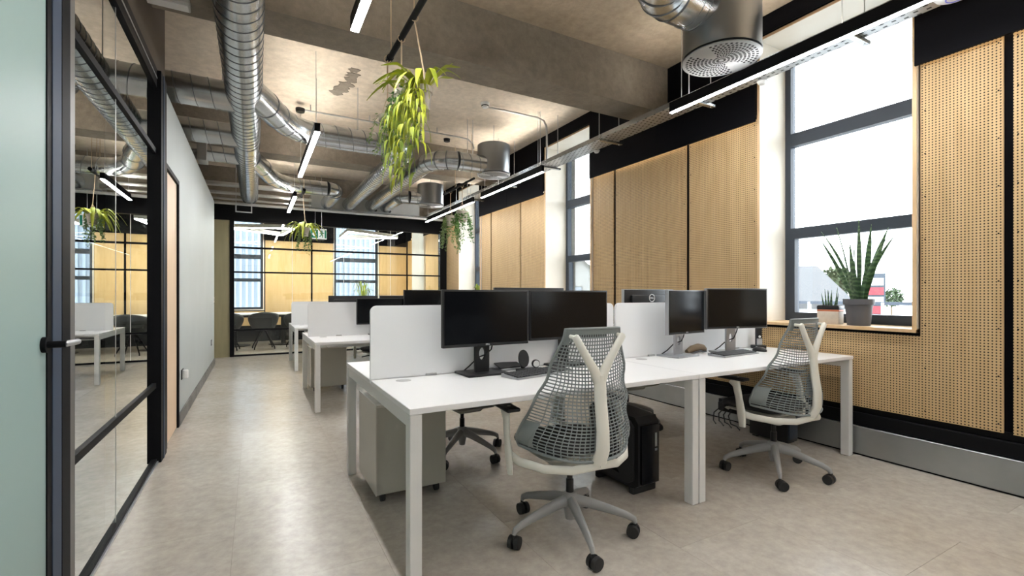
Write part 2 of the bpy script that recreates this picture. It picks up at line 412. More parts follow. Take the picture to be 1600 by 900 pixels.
# ---- right wall
wr = struct('wall_right', 'black wall with perforated plywood panels between tall windows')
pier = MB()
yy = -6.0
for y0 in WINY[1:] + [14.0]:
    if y0 < 13.9:
        pier.box(3.93, 4.45, yy, y0 - 0.02, 0, SLAB); pier.box(3.93, 4.45, y0 - 0.02, y0 + WINW + 0.02, 0, 0.925); pier.box(3.93, 4.45, y0 - 0.02, y0 + WINW + 0.02, 3.42, SLAB)
        yy = y0 + WINW + 0.02
    else: pier.box(3.93, 4.45, yy, 14.0, 0, SLAB)
pier.build('masonry', 'frieze_black', wr)
screws = MB()
for i, y0 in enumerate(WINY[1:]):
    y1 = y0 + WINW
    pm = 'perforated_plywood' if y0 < 10 else 'yellow_plywood'
    A, Z0, Z1, G = y0 - 0.43, 0.355, 2.735, 0.042
    D = y1 + 0.775
    if 8 < y0 < 10: D = 10.24
    if y0 > 10: A, D = 10.42, 13.38
    MB().prism([(A, Z0), (D, Z0), (D, Z1), (y1 + 0.035, Z1), (y1 + 0.035, 0.90), (y0 - 0.035, 0.90), (y0 - 0.035, Z1), (A, Z1)], 'x', XR, XR + 0.018).build('perforated_panel', pm, wr)
    if y0 < 8:
        MB().prism([(D + G, Z0), (D + G + 1.071, Z0), (D + G + 1.071, Z1), (D + G, Z1)], 'x', XR, XR + 0.018).build('perforated_panel', pm, wr)
        for yv in (A + 0.02, D - 0.02, D + G + 0.02, D + G + 1.051, y0 - 0.06, y1 + 0.06):
            for k in range(9):
                zz = Z0 + 0.05 + k * 0.285
                screws.box(XR - 0.0015, XR, yv - 0.004, yv + 0.004, zz - 0.004, zz + 0.004)
    # frieze boards and cove light of the pier that follows this window
    F0, F1 = y1 + 0.02, y0 + 3.45 - 0.02
    if y0 > 10: F1 = 13.4
    n = 2
    for k in range(n):
        a = F0 + (F1 - F0) * k / n; b = F0 + (F1 - F0) * (k + 1) / n
        B(3.845, 3.863, a + 0.002, b - 0.002, 2.70, SLAB - 0.002).build('frieze_board', 'frieze_black', wr)
    B(3.863, 3.93, F0, F1, 2.76, SLAB - 0.002).build('frieze_batten', 'matt_black', wr)
    B(3.872, 3.884, F0 + 0.03, F1 - 0.03, 2.742, 2.752).build('cove_light_strip', 'led_cove', wr)
    B(3.845, 3.863, y0 - 0.02, y1 + 0.02, 3.425, SLAB - 0.002).build('frieze_board', 'frieze_black', wr)
screws.build('panel_screws', 'matt_black', wr, kind='stuff')
bb = struct('baseboard_right', 'galvanised steel trunking skirting under black ledge')
y = -4.0
while y < 10.2:
    y2 = min(y + 2.2, 10.24)
    RB(3.885, 3.93, y + 0.001, y2 - 0.001, 0.012, 0.212, b=0.003, seg=1).build('trunking_cover', 'galvanised_dull', bb); y = y2
RB(3.893, 3.93, -4, 10.24, 0.216, 0.31, b=0.004, seg=1).build('ledge', 'matt_black', bb)
B(3.897, 3.93, -4, 10.24, 0.0, 0.012).build('shadow_gap', 'matt_black', bb)
B(3.919, 3.93, -4, 10.24, 0.31, 0.36).build('recess_strip', 'matt_black', bb)

def rect_frame(mb, axis, a0, a1, u0, u1, z0, z1, w):
    """hollow rectangular frame; axis 'x' -> lies in the y-z plane, 'y' -> x-z plane"""
    def bx(ua, ub, za, zb):
        if axis == 'x': mb.box(a0, a1, ua, ub, za, zb)
        elif axis == 'z': mb.box(ua, ub, za, zb, a0, a1)
        else: mb.box(ua, ub, a0, a1, za, zb)
    bx(u0, u1, z0, z0 + w); bx(u0, u1, z1 - w, z1); bx(u0, u0 + w, z0 + w, z1 - w); bx(u1 - w, u1, z0 + w, z1 - w); return mb
wn = 0
for y0 in WINY[1:]:
    wn += 1; y1 = y0 + WINW
    w = struct('window_%d' % wn, 'tall dark grey window in a deep pale reveal')
    XG = 4.26
    # reveal lining boards
    B(3.882, XG + 0.07, y0 - 0.02, y0, 0.925, 3.42).build('reveal_board', 'lining', w)
    B(3.882, XG + 0.07, y1, y1 + 0.02, 0.925, 3.42).build('reveal_board', 'lining', w)
    B(3.882, XG + 0.07, y0, y1, 3.40, 3.42).build('head_board', 'lining', w)
    B(3.870, XG + 0.07, y0 - 0.02, y1 + 0.02, 0.922, 0.945).build('window_sill', 'plywood', w)
    e = MB()
    for a, b, c, d in ((y0 - 0.022, y0 + 0.002, 0.945, 3.42), (y1 - 0.002, y1 + 0.022, 0.945, 3.42), (y0, y1, 3.40, 3.422)): e.box(3.876, 3.882, a, b, c, d)
    e.build('edge_trim', 'plywood', w)
    f = rect_frame(MB(), 'x', XG, XG + 0.07, y0, y1, 0.945, 3.40, 0.05)
    f.build('window_frame', 'window_grey', w)
    B(XG - 0.005, XG + 0.07, y0 + 0.05, y1 - 0.05, 2.515, 2.63).build('transom', 'window_grey', w)
    B(XG - 0.005, XG + 0.07, y0 + 0.05, y1 - 0.05, 1.72, 1.775).build('transom', 'window_grey', w)
    rect_frame(MB(), 'x', XG - 0.008, XG + 0.06, y0 + 0.035, y1 - 0.035, 0.965, 1.735, 0.055).build('opening_sash', 'window_grey', w)
    for za, zb in ((1.02, 1.69), (1.775, 2.515), (2.63, 3.35)):
        B(XG + 0.03, XG + 0.036, y0 + 0.05, y1 - 0.05, za, zb).build('pane', 'window_glass', w)
    if y0 < 5: B(XG - 0.03, XG - 0.008, y0 + 0.5, y0 + 0.62, 0.985, 1.0).build('handle', 'window_grey', w)

# ---- left side: frosted door, corridor glazing, grey wall, oak door
wl = struct('wall_left', 'grey painted partition stopping short of the ceiling')
XW = -0.60
B(-0.74, XW, 5.08, 9.35, 0, 2.75).build('wall_face', 'grey_paint', wl)
B(-0.74, XW, 4.30, 5.08, 2.18, 2.75).build('wall_over_door', 'grey_paint', wl)
B(-0.74, XW, 4.305, 4.385, 0, 2.18).build('wall_pier', 'grey_paint', wl)
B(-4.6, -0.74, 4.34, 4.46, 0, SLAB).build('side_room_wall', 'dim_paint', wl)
bl = struct('baseboard_left', 'dark grey concrete-look skirting on the grey wall')
B(XW, XW + 0.014, 5.10, 9.35, 0.0, 0.105).build('skirting', 'skirting_concrete', bl)
B(XW, XW + 0.014, 4.31, 4.38, 0.0, 0.105).build('skirting', 'skirting_concrete', bl)
d2 = struct('door_2', 'narrow pale oak door in a black frame')
MB().prism([(4.385, 0), (4.42, 0), (4.42, 2.15), (5.05, 2.15), (5.05, 0), (5.085, 0), (5.085, 2.185), (4.385, 2.185)], 'x', -0.74, XW + 0.012).build('door_frame', 'frame_black', d2)
B(-0.66, XW - 0.005, 4.424, 5.046, 0.006, 2.146).build('door_leaf', 'pale_oak', d2)
bh = struct('wall_bulkhead', 'shade-darkened concrete bulkhead above the corridor glazing')
B(-0.95, -0.60, -6, 4.40, 2.76, SLAB).build('bulkhead_face', 'bulkhead_shade_brown', bh)
gw = struct('wall_glazed_left', 'black framed corridor glazing on the left')
XGp = -0.62
B(-0.655, -0.576, 4.07, 4.305, 0, 2.75).build('end_post', 'frame_black', gw)
B(-0.578, -0.572, 4.16, 4.20, 0, 2.75).build('post_edge', 'frame_blue', gw)
B(-0.70, -0.60, -6, 4.07, 2.63, 2.76).build('top_rail', 'frame_black', gw)
B(-0.602, -0.597, 2.4, 4.07, 2.69, 2.70).build('rail_bead', 'silver', gw)
B(-0.65, -0.600, 2.37, 4.07, 0.0, 0.028).build('floor_track', 'frame_black', gw)
B(-0.600, -0.592, 2.37, 4.07, 0.0, 0.012).build('track_bead', 'silver', gw)
B(-0.640, -0.604, 2.37, 4.07, 0.525, 0.56).build('glazing_bar', 'frame_black', gw)
B(-0.640, -0.604, 2.37, 4.07, 2.165, 2.20).build('glazing_bar', 'frame_black', gw)
for a, b in ((2.37, 3.033), (3.041, 4.07)):
    for za, zb in ((0.028, 0.525), (0.56, 2.165), (2.20, 2.63)):
        B(XGp - 0.004, XGp + 0.004, a, b, za, zb).build('pane', 'corridor_glass', gw)
B(XGp - 0.005, XGp + 0.005, 3.033, 3.041, 0.028, 2.63).build('pane_joint', 'conduit', gw)
B(-0.70, -0.600, 2.231, 2.313, 0, 2.63).build('jamb_post', 'frame_black', gw)
B(-0.66, -0.601, 2.314, 2.368, 0, 2.63).build('jamb_bead', 'bead_grey', gw)
d1 = struct('door_1', 'frosted green glass door with black stile and lever handle')
B(-0.655, -0.602, 2.10, 2.229, 0.01, 2.62).build('door_stile', 'frame_black', d1)
B(-0.6022, -0.5995, 2.14, 2.222, 0.01, 2.62).build('stile_reflection', 'frame_blue', d1)  # bluish reflection on the black stile, painted as a thin strip
B(-0.640, -0.606, 1.12, 2.10, 0.08, 2.56).build('door_glass', 'frosted_glass', d1)
B(-0.655, -0.605, 1.0, 1.12, 0.01, 2.62).build('door_stile', 'frame_black', d1)
B(-0.655, -0.605, 1.12, 2.095, 0.01, 0.08).build('door_rail', 'frame_black', d1)
B(-0.655, -0.605, 1.12, 2.095, 2.56, 2.62).build('door_rail', 'frame_black', d1)
hz = 1.015; hy = 2.075
MB().cyl((-0.606, hy, hz), (-0.593, hy, hz), 0.026, n=24).build('handle_rose', 'frame_black', d1)
hnd = MB().cyl((-0.594, hy, hz), (-0.548, hy, hz), 0.0115, n=16).build('handle', 'frame_black', d1)
MB().cyl((-0.555, hy - 0.004, hz), (-0.545, hy + 0.10, hz), 0.0105, n=16).build('lever', 'silver', hnd)
B(-0.70, -0.61, -6, 0.99, 0, 2.63).build('wall_blank', 'grey_paint', gw)

# ---- meeting-room glazing across the far end
gb = struct('wall_glazed_back', 'black framed glass wall of the meeting room')
YB = 10.30
B(-1.7, 3.93, YB - 0.05, YB + 0.09, 2.575, 2.90).build('header', 'matt_black', gb)
B(-0.41, -0.34, YB - 0.05, YB + 0.05, 0, 2.575).build('post', 'frame_black', gb)
B(3.75, 3.93, YB - 0.05, YB + 0.09, 0, 2.575).build('post', 'frame_black', gb)
B(-1.7, -0.41, YB - 0.03, YB + 0.04, 0.0, 2.575).build('end_panel', 'olive_panel', gb)
for za, zb in ((0.0, 0.03), (0.485, 0.52), (1.59, 1.62), (2.055, 2.09)):
    B(-0.34, 3.75, YB - 0.02, YB + 0.02, za, zb).build('glazing_bar', 'frame_black', gb)
xs = [-0.34, 0.66, 1.64, 2.62, 3.75]
for a, b in zip(xs, xs[1:]):
    for za, zb in ((0.03, 0.485), (0.52, 1.59), (1.62, 2.055), (2.09, 2.575)):
        B(a, b - 0.008, YB - 0.004, YB + 0.004, za, zb).build('pane', 'partition_glass', gb)
    if b < 3.7: B(b - 0.008, b, YB - 0.005, YB + 0.005, 0.03, 2.575).build('pane_joint', 'white_plastic', gb)
B(-4.6, 3.93, YB, YB + 0.09, 2.90, SLAB).build('upper_wall', 'raw_beam_concrete', gb)
B(-4.6, -1.7, YB - 0.03, YB + 0.09, 0, 2.9).build('side_wall', 'pale_paint', gb)
# ---- meeting room back wall, far side walls, wall behind the camera
wb = struct('wall_back', 'far meeting room wall with golden plywood panels and two windows')
YM = 13.42
m = MB(); m.box(-1.7, -0.62, YM, YM + 0.4, 0, SLAB)
for x0, x1 in ((-0.62, 0.19), (1.88, 3.06)):
    m.box(x0, x1, YM, YM + 0.4, 0, 0.80); m.box(x0, x1, YM, YM + 0.4, 3.1, SLAB)
m.box(0.19, 1.88, YM, YM + 0.4, 0, SLAB); m.box(3.06, 4.45, YM, YM + 0.4, 0, SLAB)
m.build('masonry', 'frieze_black', wb)
for a, b in ((0.235, 1.30), (1.345, 1.85), (3.09, 3.86)):
    B(a, b, YM - 0.02, YM - 0.002, 0.40, 2.55).build('plywood_panel', 'yellow_plywood', wb)
B(-1.6, 0.21, YM - 0.02, YM - 0.002, 0.40, 0.76).build('plywood_panel', 'yellow_plywood', wb)
B(1.86, 3.08, YM - 0.02, YM - 0.002, 0.40, 0.76).build('plywood_panel', 'yellow_plywood', wb)
B(0.2, 1.87, YM - 0.045, YM - 0.028, 2.56, SLAB).build('frieze_board', 'frieze_black', wb)
B(3.07, 3.93, YM - 0.045, YM - 0.028, 2.56, SLAB).build('frieze_board', 'frieze_black', wb)
B(-1.82, -1.7, YB, 13.8, 0, SLAB).build('side_wall', 'pale_paint', wb)
for a, b in ((-0.62, 0.19), (1.88, 3.06)):
    wn += 1; w = struct('window_%d' % wn, 'meeting room window with dark frame')
    rect_frame(MB(), 'y', YM + 0.04, YM + 0.11, a, b, 0.80, 3.1, 0.06).build('window_frame', 'window_grey', w)
    rect_frame(MB(), 'y', YM - 0.01, YM + 0.04, a - 0.02, b + 0.02, 0.78, 3.12, 0.025).build('lining', 'lining', w)
    for za, zb in ((1.50, 1.58), (2.07, 2.18)): B(a + 0.06, b - 0.06, YM + 0.035, YM + 0.11, za, zb).build('transom', 'window_grey', w)
    for za, zb in ((0.86, 1.50), (1.58, 2.07), (2.18, 3.04)): B(a + 0.06, b - 0.06, YM + 0.07, YM + 0.076, za, zb).build('pane', 'window_glass', w)
    portal(((a + b) / 2, YM + 0.13, 1.95), (-PI / 2, 0, 0), b - a, 2.3)
wf = struct('wall_front', 'pale wall behind the camera')
B(-4.6, 4.4, -6.1, -6.0, 0, SLAB).build('wall_face', 'desk_white', wf)
ws = struct('wall_side', 'dim wall of the room behind the corridor glazing')
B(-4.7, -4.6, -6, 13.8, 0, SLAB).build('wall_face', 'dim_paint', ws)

# ================================================================== BENCH DESKS
def bench(x0, x1, ya, yb, top, label, split):
    t = thing('bench_desk', label, 'desk', ((x0 + x1) / 2, (ya + yb) / 2, 0), 0, 'white bench desks in rows')
    cx, cy = t.location.x, t.location.y
    X0, X1, Y0, Y1, SP = x0 - cx, x1 - cx, ya - cy, yb - cy, split - cx
    th = 0.025
    for a, b in ((X0, SP - 0.001), (SP + 0.001, X1)):
        for c, d in ((Y0, -0.012), (0.012, Y1)):
            RB(a, b, c, d, top - th, top, b=0.002, seg=1).build('desktop', 'desk_white', t)
    lw = 0.05
    lt = top - th - 0.001
    for a in (X0 + 0.002, SP - lw - 0.002, SP + 0.006, X1 - lw - 0.002):
        for c in (Y0 + 0.003, Y1 - lw - 0.003):
            RB(a, a + lw, c, c + lw + 0.01, 0.0, lt, b=0.003, seg=1).build('leg', 'desk_steel', t)
        B(a + 0.003, a + lw - 0.003, Y0 + lw + 0.01, Y1 - lw - 0.01, lt - 0.055, lt).build('side_rail', 'desk_steel', t)
    for c in (-0.28, 0.28):
        for a, b in ((X0 + lw, SP - lw), (SP + lw, X1 - lw)):
            B(a, b, c - 0.015, c + 0.015, lt - 0.05, lt - 0.001).build('cross_rail', 'desk_steel', t)
    for a, b in ((X0, SP - 0.012), (SP + 0.012, X1 - 0.03)):
        # privacy screen with rounded top corners
        r = 0.035; H0, H1 = top + 0.003, top + 0.39; po = [(a, H0), (b, H0)]
        for k in range(7): q = k / 6 * PI / 2; po.append((b - r + r * math.cos(q), H1 - r + r * math.sin(q)))
        for k in range(7): q = PI / 2 + k / 6 * PI / 2; po.append((a + r + r * math.cos(q), H1 - r + r * math.sin(q)))
        MB().prism(po, 'y', -0.010, 0.010).build('privacy_screen', 'screen_white', t)
        for c in (a + 0.30, b - 0.35):
            B(c, c + 0.06, -0.022, 0.022, top, top + 0.012).build('screen_clamp', 'grommet', t)
        for sy in (-1, 1):
            MB().lathe([(0.0, 0.0015), (0.036, 0.0015), (0.04, 0.0)], (a + 0.15, sy * 0.10, top), 24).build('cable_grommet', 'grommet', t)
        B(a + 0.2, b - 0.2, -0.10, 0.10, lt - 0.10, lt - 0.092).build('cable_tray', 'desk_steel', t)
    return t
bench(0.532, 3.848, 1.80, 3.235, 0.73, 'long white bench desk nearest, with the two big monitors on its left half', 2.195)
bench(0.525, 3.84, 5.02, 6.44, 0.70, 'white bench desk in the middle row behind the nearest one', 2.19)
bench(0.535, 3.84, 7.90, 9.28, 0.67, 'white bench desk in the last row before the meeting room glass', 2.19)

def pedestal(loc, label, h=0.55):
    t = thing('drawer_pedestal', label, 'drawer unit', loc, 0, 'grey mobile drawer pedestals')
    RB(-0.205, 0.205, -0.21, 0.235, 0.055, h, b=0.003, seg=1).build('body', 'pedestal_grey', t)
    RB(-0.207, 0.207, -0.235, -0.20, h - 0.001, h + 0.014, b=0.003, seg=1).build('lid', 'pedestal_front', t)
    B(-0.212, -0.2055, -0.228, 0.245, 0.06, h + 0.012).build('side_cover', 'pedestal_front', t)
    for za, zb in ((0.06, 0.21), (0.215, 0.365), (0.37, h)):
        dr = B(-0.205, 0.205, 0.236, 0.254, za, zb - 0.002).build('drawer', 'pedestal_front', t)
        B(-0.205, 0.205, 0.254, 0.258, zb - 0.018, zb - 0.006).build('finger_grip', 'grommet', dr)
    for sx in (-1, 1):
        for sy in (-1, 1):
            MB().cyl((sx * 0.16 - 0.012, sy * 0.16, 0.0275), (sx * 0.16 + 0.012, sy * 0.16, 0.0275), 0.0275, n=14).build('caster', 'rubber', t)
    return t
pedestal((0.80, 2.86, 0), 'pale grey drawer pedestal tucked under the left end of the nearest desk')
pedestal((0.80, 6.32, 0), 'grey drawer pedestal under the left end of the middle row desk', 0.52)

# ================================================================== TASK CHAIR
def chair_surface(s, t):
    w = interp(t, [(0, 0.296), (0.09, 0.314), (0.34, 0.270), (0.65, 0.208), (1, 0.146)])
    yc = interp(t, [(0, -0.250), (0.2, -0.250), (0.5, -0.215), (0.7, -0.207), (1, -0.218)])
    k = interp(t, [(0, 0.215), (0.2, 0.195), (0.45, 0.105), (0.7, 0.046), (1, 0.02)])
    z = 0.437 + 0.588 * t + 0.05 * s * s * (1 - t) ** 3
    return Vector((w * s, yc + k * abs(s) ** 3.0, z))
def make_chair():
    t = thing('task_chair', 'x', 'chair', group='mesh-backed task chairs at the desks')
    # --- woven back: a lattice of strips
    ns, nr = 24, 36
    tv = [1 - (1 - i / nr) ** 1.0 for i in range(nr + 1)]
    tv = [(i / nr) ** 0.92 * 0.955 + 0.01 for i in range(nr + 1)]
    lat = MB()
    def bowed(s, tt):
        # strips sag towards the middle and fan out towards the base
        return chair_surface(s, min(1, max(0, tt - 0.05 * (1 - s * s) * (1 - tt) * tt * 4)))
    hw, ht = 0.0031, 0.0016
    def strip(pts, nrm_side):
        lat.blade(pts, [hw] * len(pts), nrm_side, ht)
    for i in range(1, nr):
        tt = tv[i]
        strip([bowed(-1 + 2 * k / 24, tt) for k in range(25)], (0, 0, 1))
    for j in range(1, ns):
        s0 = -1 + 2 * j / ns
        strip([bowed(s0 * (1 - 0.10 * math.sin(PI * k / 24)), 0.01 + 0.955 * k / 24) for k in range(25)], (1, 0, 0))
    bk = lat.build('mesh_back', 'chair_mesh', t, 'grey elastic lattice back')
    rim = MB()
    loop = [chair_surface(-1, k / 20) for k in range(21)] + [chair_surface(-1 + 2 * k / 12, 1) for k in range(1, 12)] + [chair_surface(1, 1 - k / 20) for k in range(21)] + [chair_surface(1 - 2 * k / 16, 0) for k in range(1, 16)]
    rim.tube(loop, 0.007, 8, closed=True, up=(0.02, 1, 0.03))
    # broad top band and solid lower wings
    def patch(s0, s1, t0, t1, n, mm):
        vs = []; fs = []
        for a in range(n + 1):
            for b in range(mm + 1):
                p = chair_surface(s0 + (s1 - s0) * a / n, t0 + (t1 - t0) * b / mm)
                vs += [p + Vector((0, -0.003, 0)), p + Vector((0, 0.003, 0))]
        def ix(a, b, c): return (a * (mm + 1) + b) * 2 + c
        for a in range(n):
            for b in range(mm):
                fs.append((ix(a, b, 0), ix(a + 1, b, 0), ix(a + 1, b + 1, 0), ix(a, b + 1, 0)))
                fs.append((ix(a, b, 1), ix(a, b + 1, 1), ix(a + 1, b + 1, 1), ix(a + 1, b, 1)))
        rim.add(vs, fs, True)
    patch(-1, 1, 0.955, 1.0, 14, 2)
    for sg in (-1, 1):
        patch(sg * 0.86, sg, 0.03, 0.26, 5, 8)
        patch(sg * 0.80, sg, 0.88, 1.0, 4, 3)
    rim.build('back_rim', 'chair_mesh', bk)
    # --- Y-shaped tower
    yt = MB()
    yt.tube([(0, -0.245, 0.430), (0, -0.273, 0.49), (0, -0.275, 0.58), (0, -0.258, 0.70), (0, -0.250, 0.82)], [0.038, 0.035, 0.032, 0.031, 0.030], 14, sq=0.62, up=(1, 0, 0))
    for sg in (-1, 1):
        yt.tube([(sg * 0.006, -0.250, 0.790), (sg * 0.028, -0.249, 0.842), (sg * 0.075, -0.248, 0.915), (sg * 0.126, -0.250, 0.994), (sg * 0.130, -0.250, 1.001)], [0.026, 0.023, 0.0195, 0.0175, 0.010], 12, sq=0.75, up=(1, 0, 0))
        yt.cyl((sg * 0.125, -0.250, 0.992), (sg * 0.128, -0.212, 0.994), 0.009)
    yt.build('back_tower', 'chair_cream', t, 'cream Y-shaped back support')
    yk = MB()
    for sg in (-1, 1):
        yk.tube([(0, -0.245, 0.418), (sg * 0.12, -0.22, 0.402), (sg * 0.225, -0.15, 0.402), (sg * 0.300, -0.05, 0.415), (sg * 0.318, 0.03, 0.43)], [0.022, 0.02, 0.02, 0.021, 0.022], 10, sq=0.55, up=(0, 0, 1))
    yk.build('yoke', 'chair_cream', t)
    # --- seat
    def pad(z0, z1, sc, mat, name):
        prof = []
        n = 40
        mb = MB(); rings = []
        lev = [(z0, 0.90), (z0 + 0.012, 0.98), ((z0 + z1) / 2, 1.0), (z1 - 0.010, 0.98), (z1, 0.90), (z1 + 0.004, 0.5)]
        vs = []
        for z, q in lev:
            for j in range(n):
                a = 2 * PI * j / n; c, s_ = math.cos(a), math.sin(a)
                e = 0.42
                X = math.copysign(abs(c) ** e, c) * 0.208 * q * sc; Y = math.copysign(abs(s_) ** e, s_) * 0.21 * q * sc + 0.075
                vs.append((X, Y, z - (0.015 if Y > 0.22 else 0)))
        fs = [(i * n + j, i * n + (j + 1) % n, (i + 1) * n + (j + 1) % n, (i + 1) * n + j) for i in range(len(lev) - 1) for j in range(n)]
        fs += [tuple(range(n - 1, -1, -1)), tuple(range((len(lev) - 1) * n, len(lev) * n))]
        mb.add(vs, fs, True); return mb.build(name, mat, t)
    pad(0.425, 0.475, 1.0, 'fabric_dark', 'seat_cushion')
    pad(0.398, 0.424, 0.93, 'seat_under', 'seat_pan')
    RB(-0.10, 0.10, -0.10, 0.16, 0.335, 0.40, b=0.03, seg=3).build('tilt_mechanism', 'seat_under', t)
    MB().cyl((0.09, 0.05, 0.375), (0.25, 0.05, 0.36), 0.008, n=10).build('lever', 'plastic_black', t)
    # --- arms
    for sg in (-1, 1):
        am = MB().tube([(sg * 0.324, 0.0, 0.345), (sg * 0.328, 0.005, 0.43), (sg * 0.330, 0.02, 0.52), (sg * 0.326, 0.04, 0.60), (sg * 0.316, 0.065, 0.632)], [0.022, 0.030, 0.025, 0.027, 0.040], 12, sq=0.5, up=(0, 1, 0)).build('armrest_post', 'chair_cream', t)
        RB(sg * 0.312 - 0.036, sg * 0.312 + 0.036, -0.02, 0.17, 0.632, 0.652, b=0.010, seg=3).build('arm_pad', 'plastic_black', am)
    # --- column and star base
    MB().lathe([(0.019, 0.20), (0.019, 0.27), (0.014, 0.271), (0.014, 0.345)], n=18).build('gas_column', 'plastic_black', t)
    bs = MB().lathe([(0.0, 0.075), (0.022, 0.075), (0.026, 0.10), (0.034, 0.14), (0.037, 0.185), (0.030, 0.205), (0.02, 0.208)], n=20)
    for k in range(5):
        a = 2 * PI * k / 5; c, s_ = math.cos(a), math.sin(a)
        P = lambda r, z: (r * c, r * s_, z)
        bs.tube([P(0.02, 0.168), P(0.09, 0.158), P(0.19, 0.132), P(0.272, 0.108), P(0.308, 0.090), P(0.318, 0.070)], [0.030, 0.027, 0.022, 0.018, 0.015, 0.010], 10, sq=0.8, up=(0, 0, 1))
    base = bs.build('star_base', 'chair_base', t)
    for k in range(5):
        a = 2 * PI * k / 5; ca = a + 0.9 * (k % 3) + 0.4
        cx, cy = 0.318 * math.cos(a), 0.318 * math.sin(a)
        w = MB(); dx, dy = math.cos(ca), math.sin(ca); ox, oy = -dy * 0.012, dx * 0.012
        for q in (-1, 1):
            p0 = (cx + ox + dx * 0.006 * q, cy + oy + dy * 0.006 * q, 0.031); p1 = (cx + ox + dx * 0.026 * q, cy + oy + dy * 0.026 * q, 0.031)
            w.cyl(p0, p1, 0.031, 0.029, n=18)
        w.cyl((cx, cy, 0.03), (cx, cy, 0.075), 0.008, n=8)
        w.build('caster', 'rubber', base)
    return t
ch0 = make_chair()
ch0.location = (1.364, 1.888, 0); ch0.rotation_euler = (0, 0, math.radians(-4))
def turn_base(ch, deg):
    for c in ch.children:
        if c.name.startswith('star_base'): c.rotation_euler = (0, 0, math.radians(deg))
turn_base(ch0, 40)
ch0['label'] = 'cream and grey mesh-back task chair nearest the camera, in front of the black monitors'
CG = 'mesh-backed task chairs at the desks'
turn_base(place(ch0, (3.02, 1.885, 0), 0.0, 'cream and grey mesh-back task chair at the right end beside the window', CG), 2)
place(ch0, (1.34, 3.20, 0), math.radians(183), 'task chair behind the nearest desk, star base seen past the drawer pedestal', CG)
place(ch0, (2.96, 3.22, 0), math.radians(175), 'task chair behind the nearest desk, base seen beyond the black computer tower', CG)
place(ch0, (1.45, 6.46, 0), math.radians(200), 'task chair behind the middle row desk, glimpsed beside its drawer pedestal', CG)

# ================================================================== MONITORS
def ring_hole(mb, x0, x1, z0, z1, cx, cz, rx, rz, y0, y1, n=32):
    """a slab with an oval hole"""
    o = []; i_ = []
    for k in range(n):
        a = 2 * PI * k / n; c, s_ = math.cos(a), math.sin(a)
        i_.append((cx + rx * c, cz + rz * s_))
        tx = ((x1 - cx) if c > 0 else (x0 - cx)) / c if abs(c) > 1e-6 else 1e9
        tz = ((z1 - cz) if s_ > 0 else (z0 - cz)) / s_ if abs(s_) > 1e-6 else 1e9
        q = min(tx, tz); o.append((cx + q * c, cz + q * s_))
    vs = [(p[0], y, p[1]) for y in (y0, y1) for L in (o, i_) for p in L]
    fs = []
    for k in range(n):
        k2 = (k + 1) % n
        fs += [(k, k2, n + k2, n + k), (2 * n + k2, 2 * n + k, 3 * n + k, 3 * n + k2), (k2, k, 2 * n + k, 2 * n + k2), (n + k, n + k2, 3 * n + k2, 3 * n + k)]
    mb.add(vs, fs)
def monitor(loc, rz, label, w=0.53, zb=0.165, zt=0.475, stand='plastic_black', bez=0.010, logo=True, hole=True, backlogo=False, bx=0.0):
    t = thing('monitor', label, 'monitor', loc, rz, 'flat computer monitors on the desks')
    hw = w / 2
    hs = RB(-hw, hw, -0.012, 0.016, zb, zt, b=0.004, seg=2).build('housing', 'plastic_black' if stand != 'silver' or True else stand, t)
    RB(-hw + 0.06, hw - 0.06, 0.014, 0.042, zb + 0.05, zt - 0.04, b=0.012, seg=2).build('rear_shell', 'plastic_black', t)
    B(-hw + bez, hw - bez, -0.0135, -0.011, zb + bez + 0.006, zt - bez).build('screen', 'screen_glass', t)
    if stand == 'silver':
        rect_frame(MB(), 'y', -0.011, 0.0165, -hw - 0.002, hw + 0.002, zb - 0.002, zt + 0.002, 0.004).build('edge_band', 'silver', t)
    nk = MB()
    if hole: ring_hole(nk, bx - 0.045, bx + 0.045, 0.012, zb + 0.12, bx, 0.115, 0.020, 0.035, 0.055, 0.072)
    else: nk.box(bx - 0.035, bx + 0.035, 0.055, 0.075, 0.012, zb + 0.12)
    neck = nk.build('neck', stand, t)
    B(bx - 0.05, bx + 0.05, 0.040, 0.056, zb + 0.06, zb + 0.15).build('mount_plate', 'plastic_black', neck)
    ft = RB(bx - 0.125, bx + 0.125, -0.03, 0.16, 0.0, 0.013, b=0.004, seg=2).build('foot', stand, t)
    cb = MB().tube([(bx + 0.07, 0.05, zb + 0.03), (bx + 0.06, 0.06, zb - 0.03), (bx + 0.02, 0.05, 0.11), (bx - 0.01, 0.09, 0.09), (bx - 0.05, 0.12, 0.04), (bx - 0.07, 0.16, 0.006)], 0.004, 8)
    cb.build('cable', 'rubber', t)
    if logo:
        text_mesh('logo', 'DELL', 0.012, 'print_white', t, Matrix.Translation((0, -0.0125, zb + 0.010)) @ Matrix.Rotation(PI / 2, 4, 'X'))
    if backlogo:
        lg = Matrix.Translation((0, 0.0425, zt - 0.065)) @ Matrix.Rotation(PI, 4, 'Z') @ Matrix.Rotation(PI / 2, 4, 'X')
        rg = MB(); pts = [(0.028 * math.cos(2 * PI * k / 32), 0.043, zt - 0.065 + 0.028 * math.sin(2 * PI * k / 32)) for k in range(32)]
        rg.tube(pts, 0.003, 8, closed=True, up=(0, 1, 0.001)); rg.build('logo_ring', 'print_white', t)
        text_mesh('logo', 'DELL', 0.020, 'print_white', t, lg)
    return t
DZ = 0.73
monitor((1.13, 2.345, DZ), math.radians(2), 'black monitor with oval-holed stand, left of the pair on the nearest desk', w=0.535)
monitor((1.735, 2.405, DZ), math.radians(1), 'black monitor behind the nearest chair, right of the black pair', w=0.60, zb=0.172, hole=False)
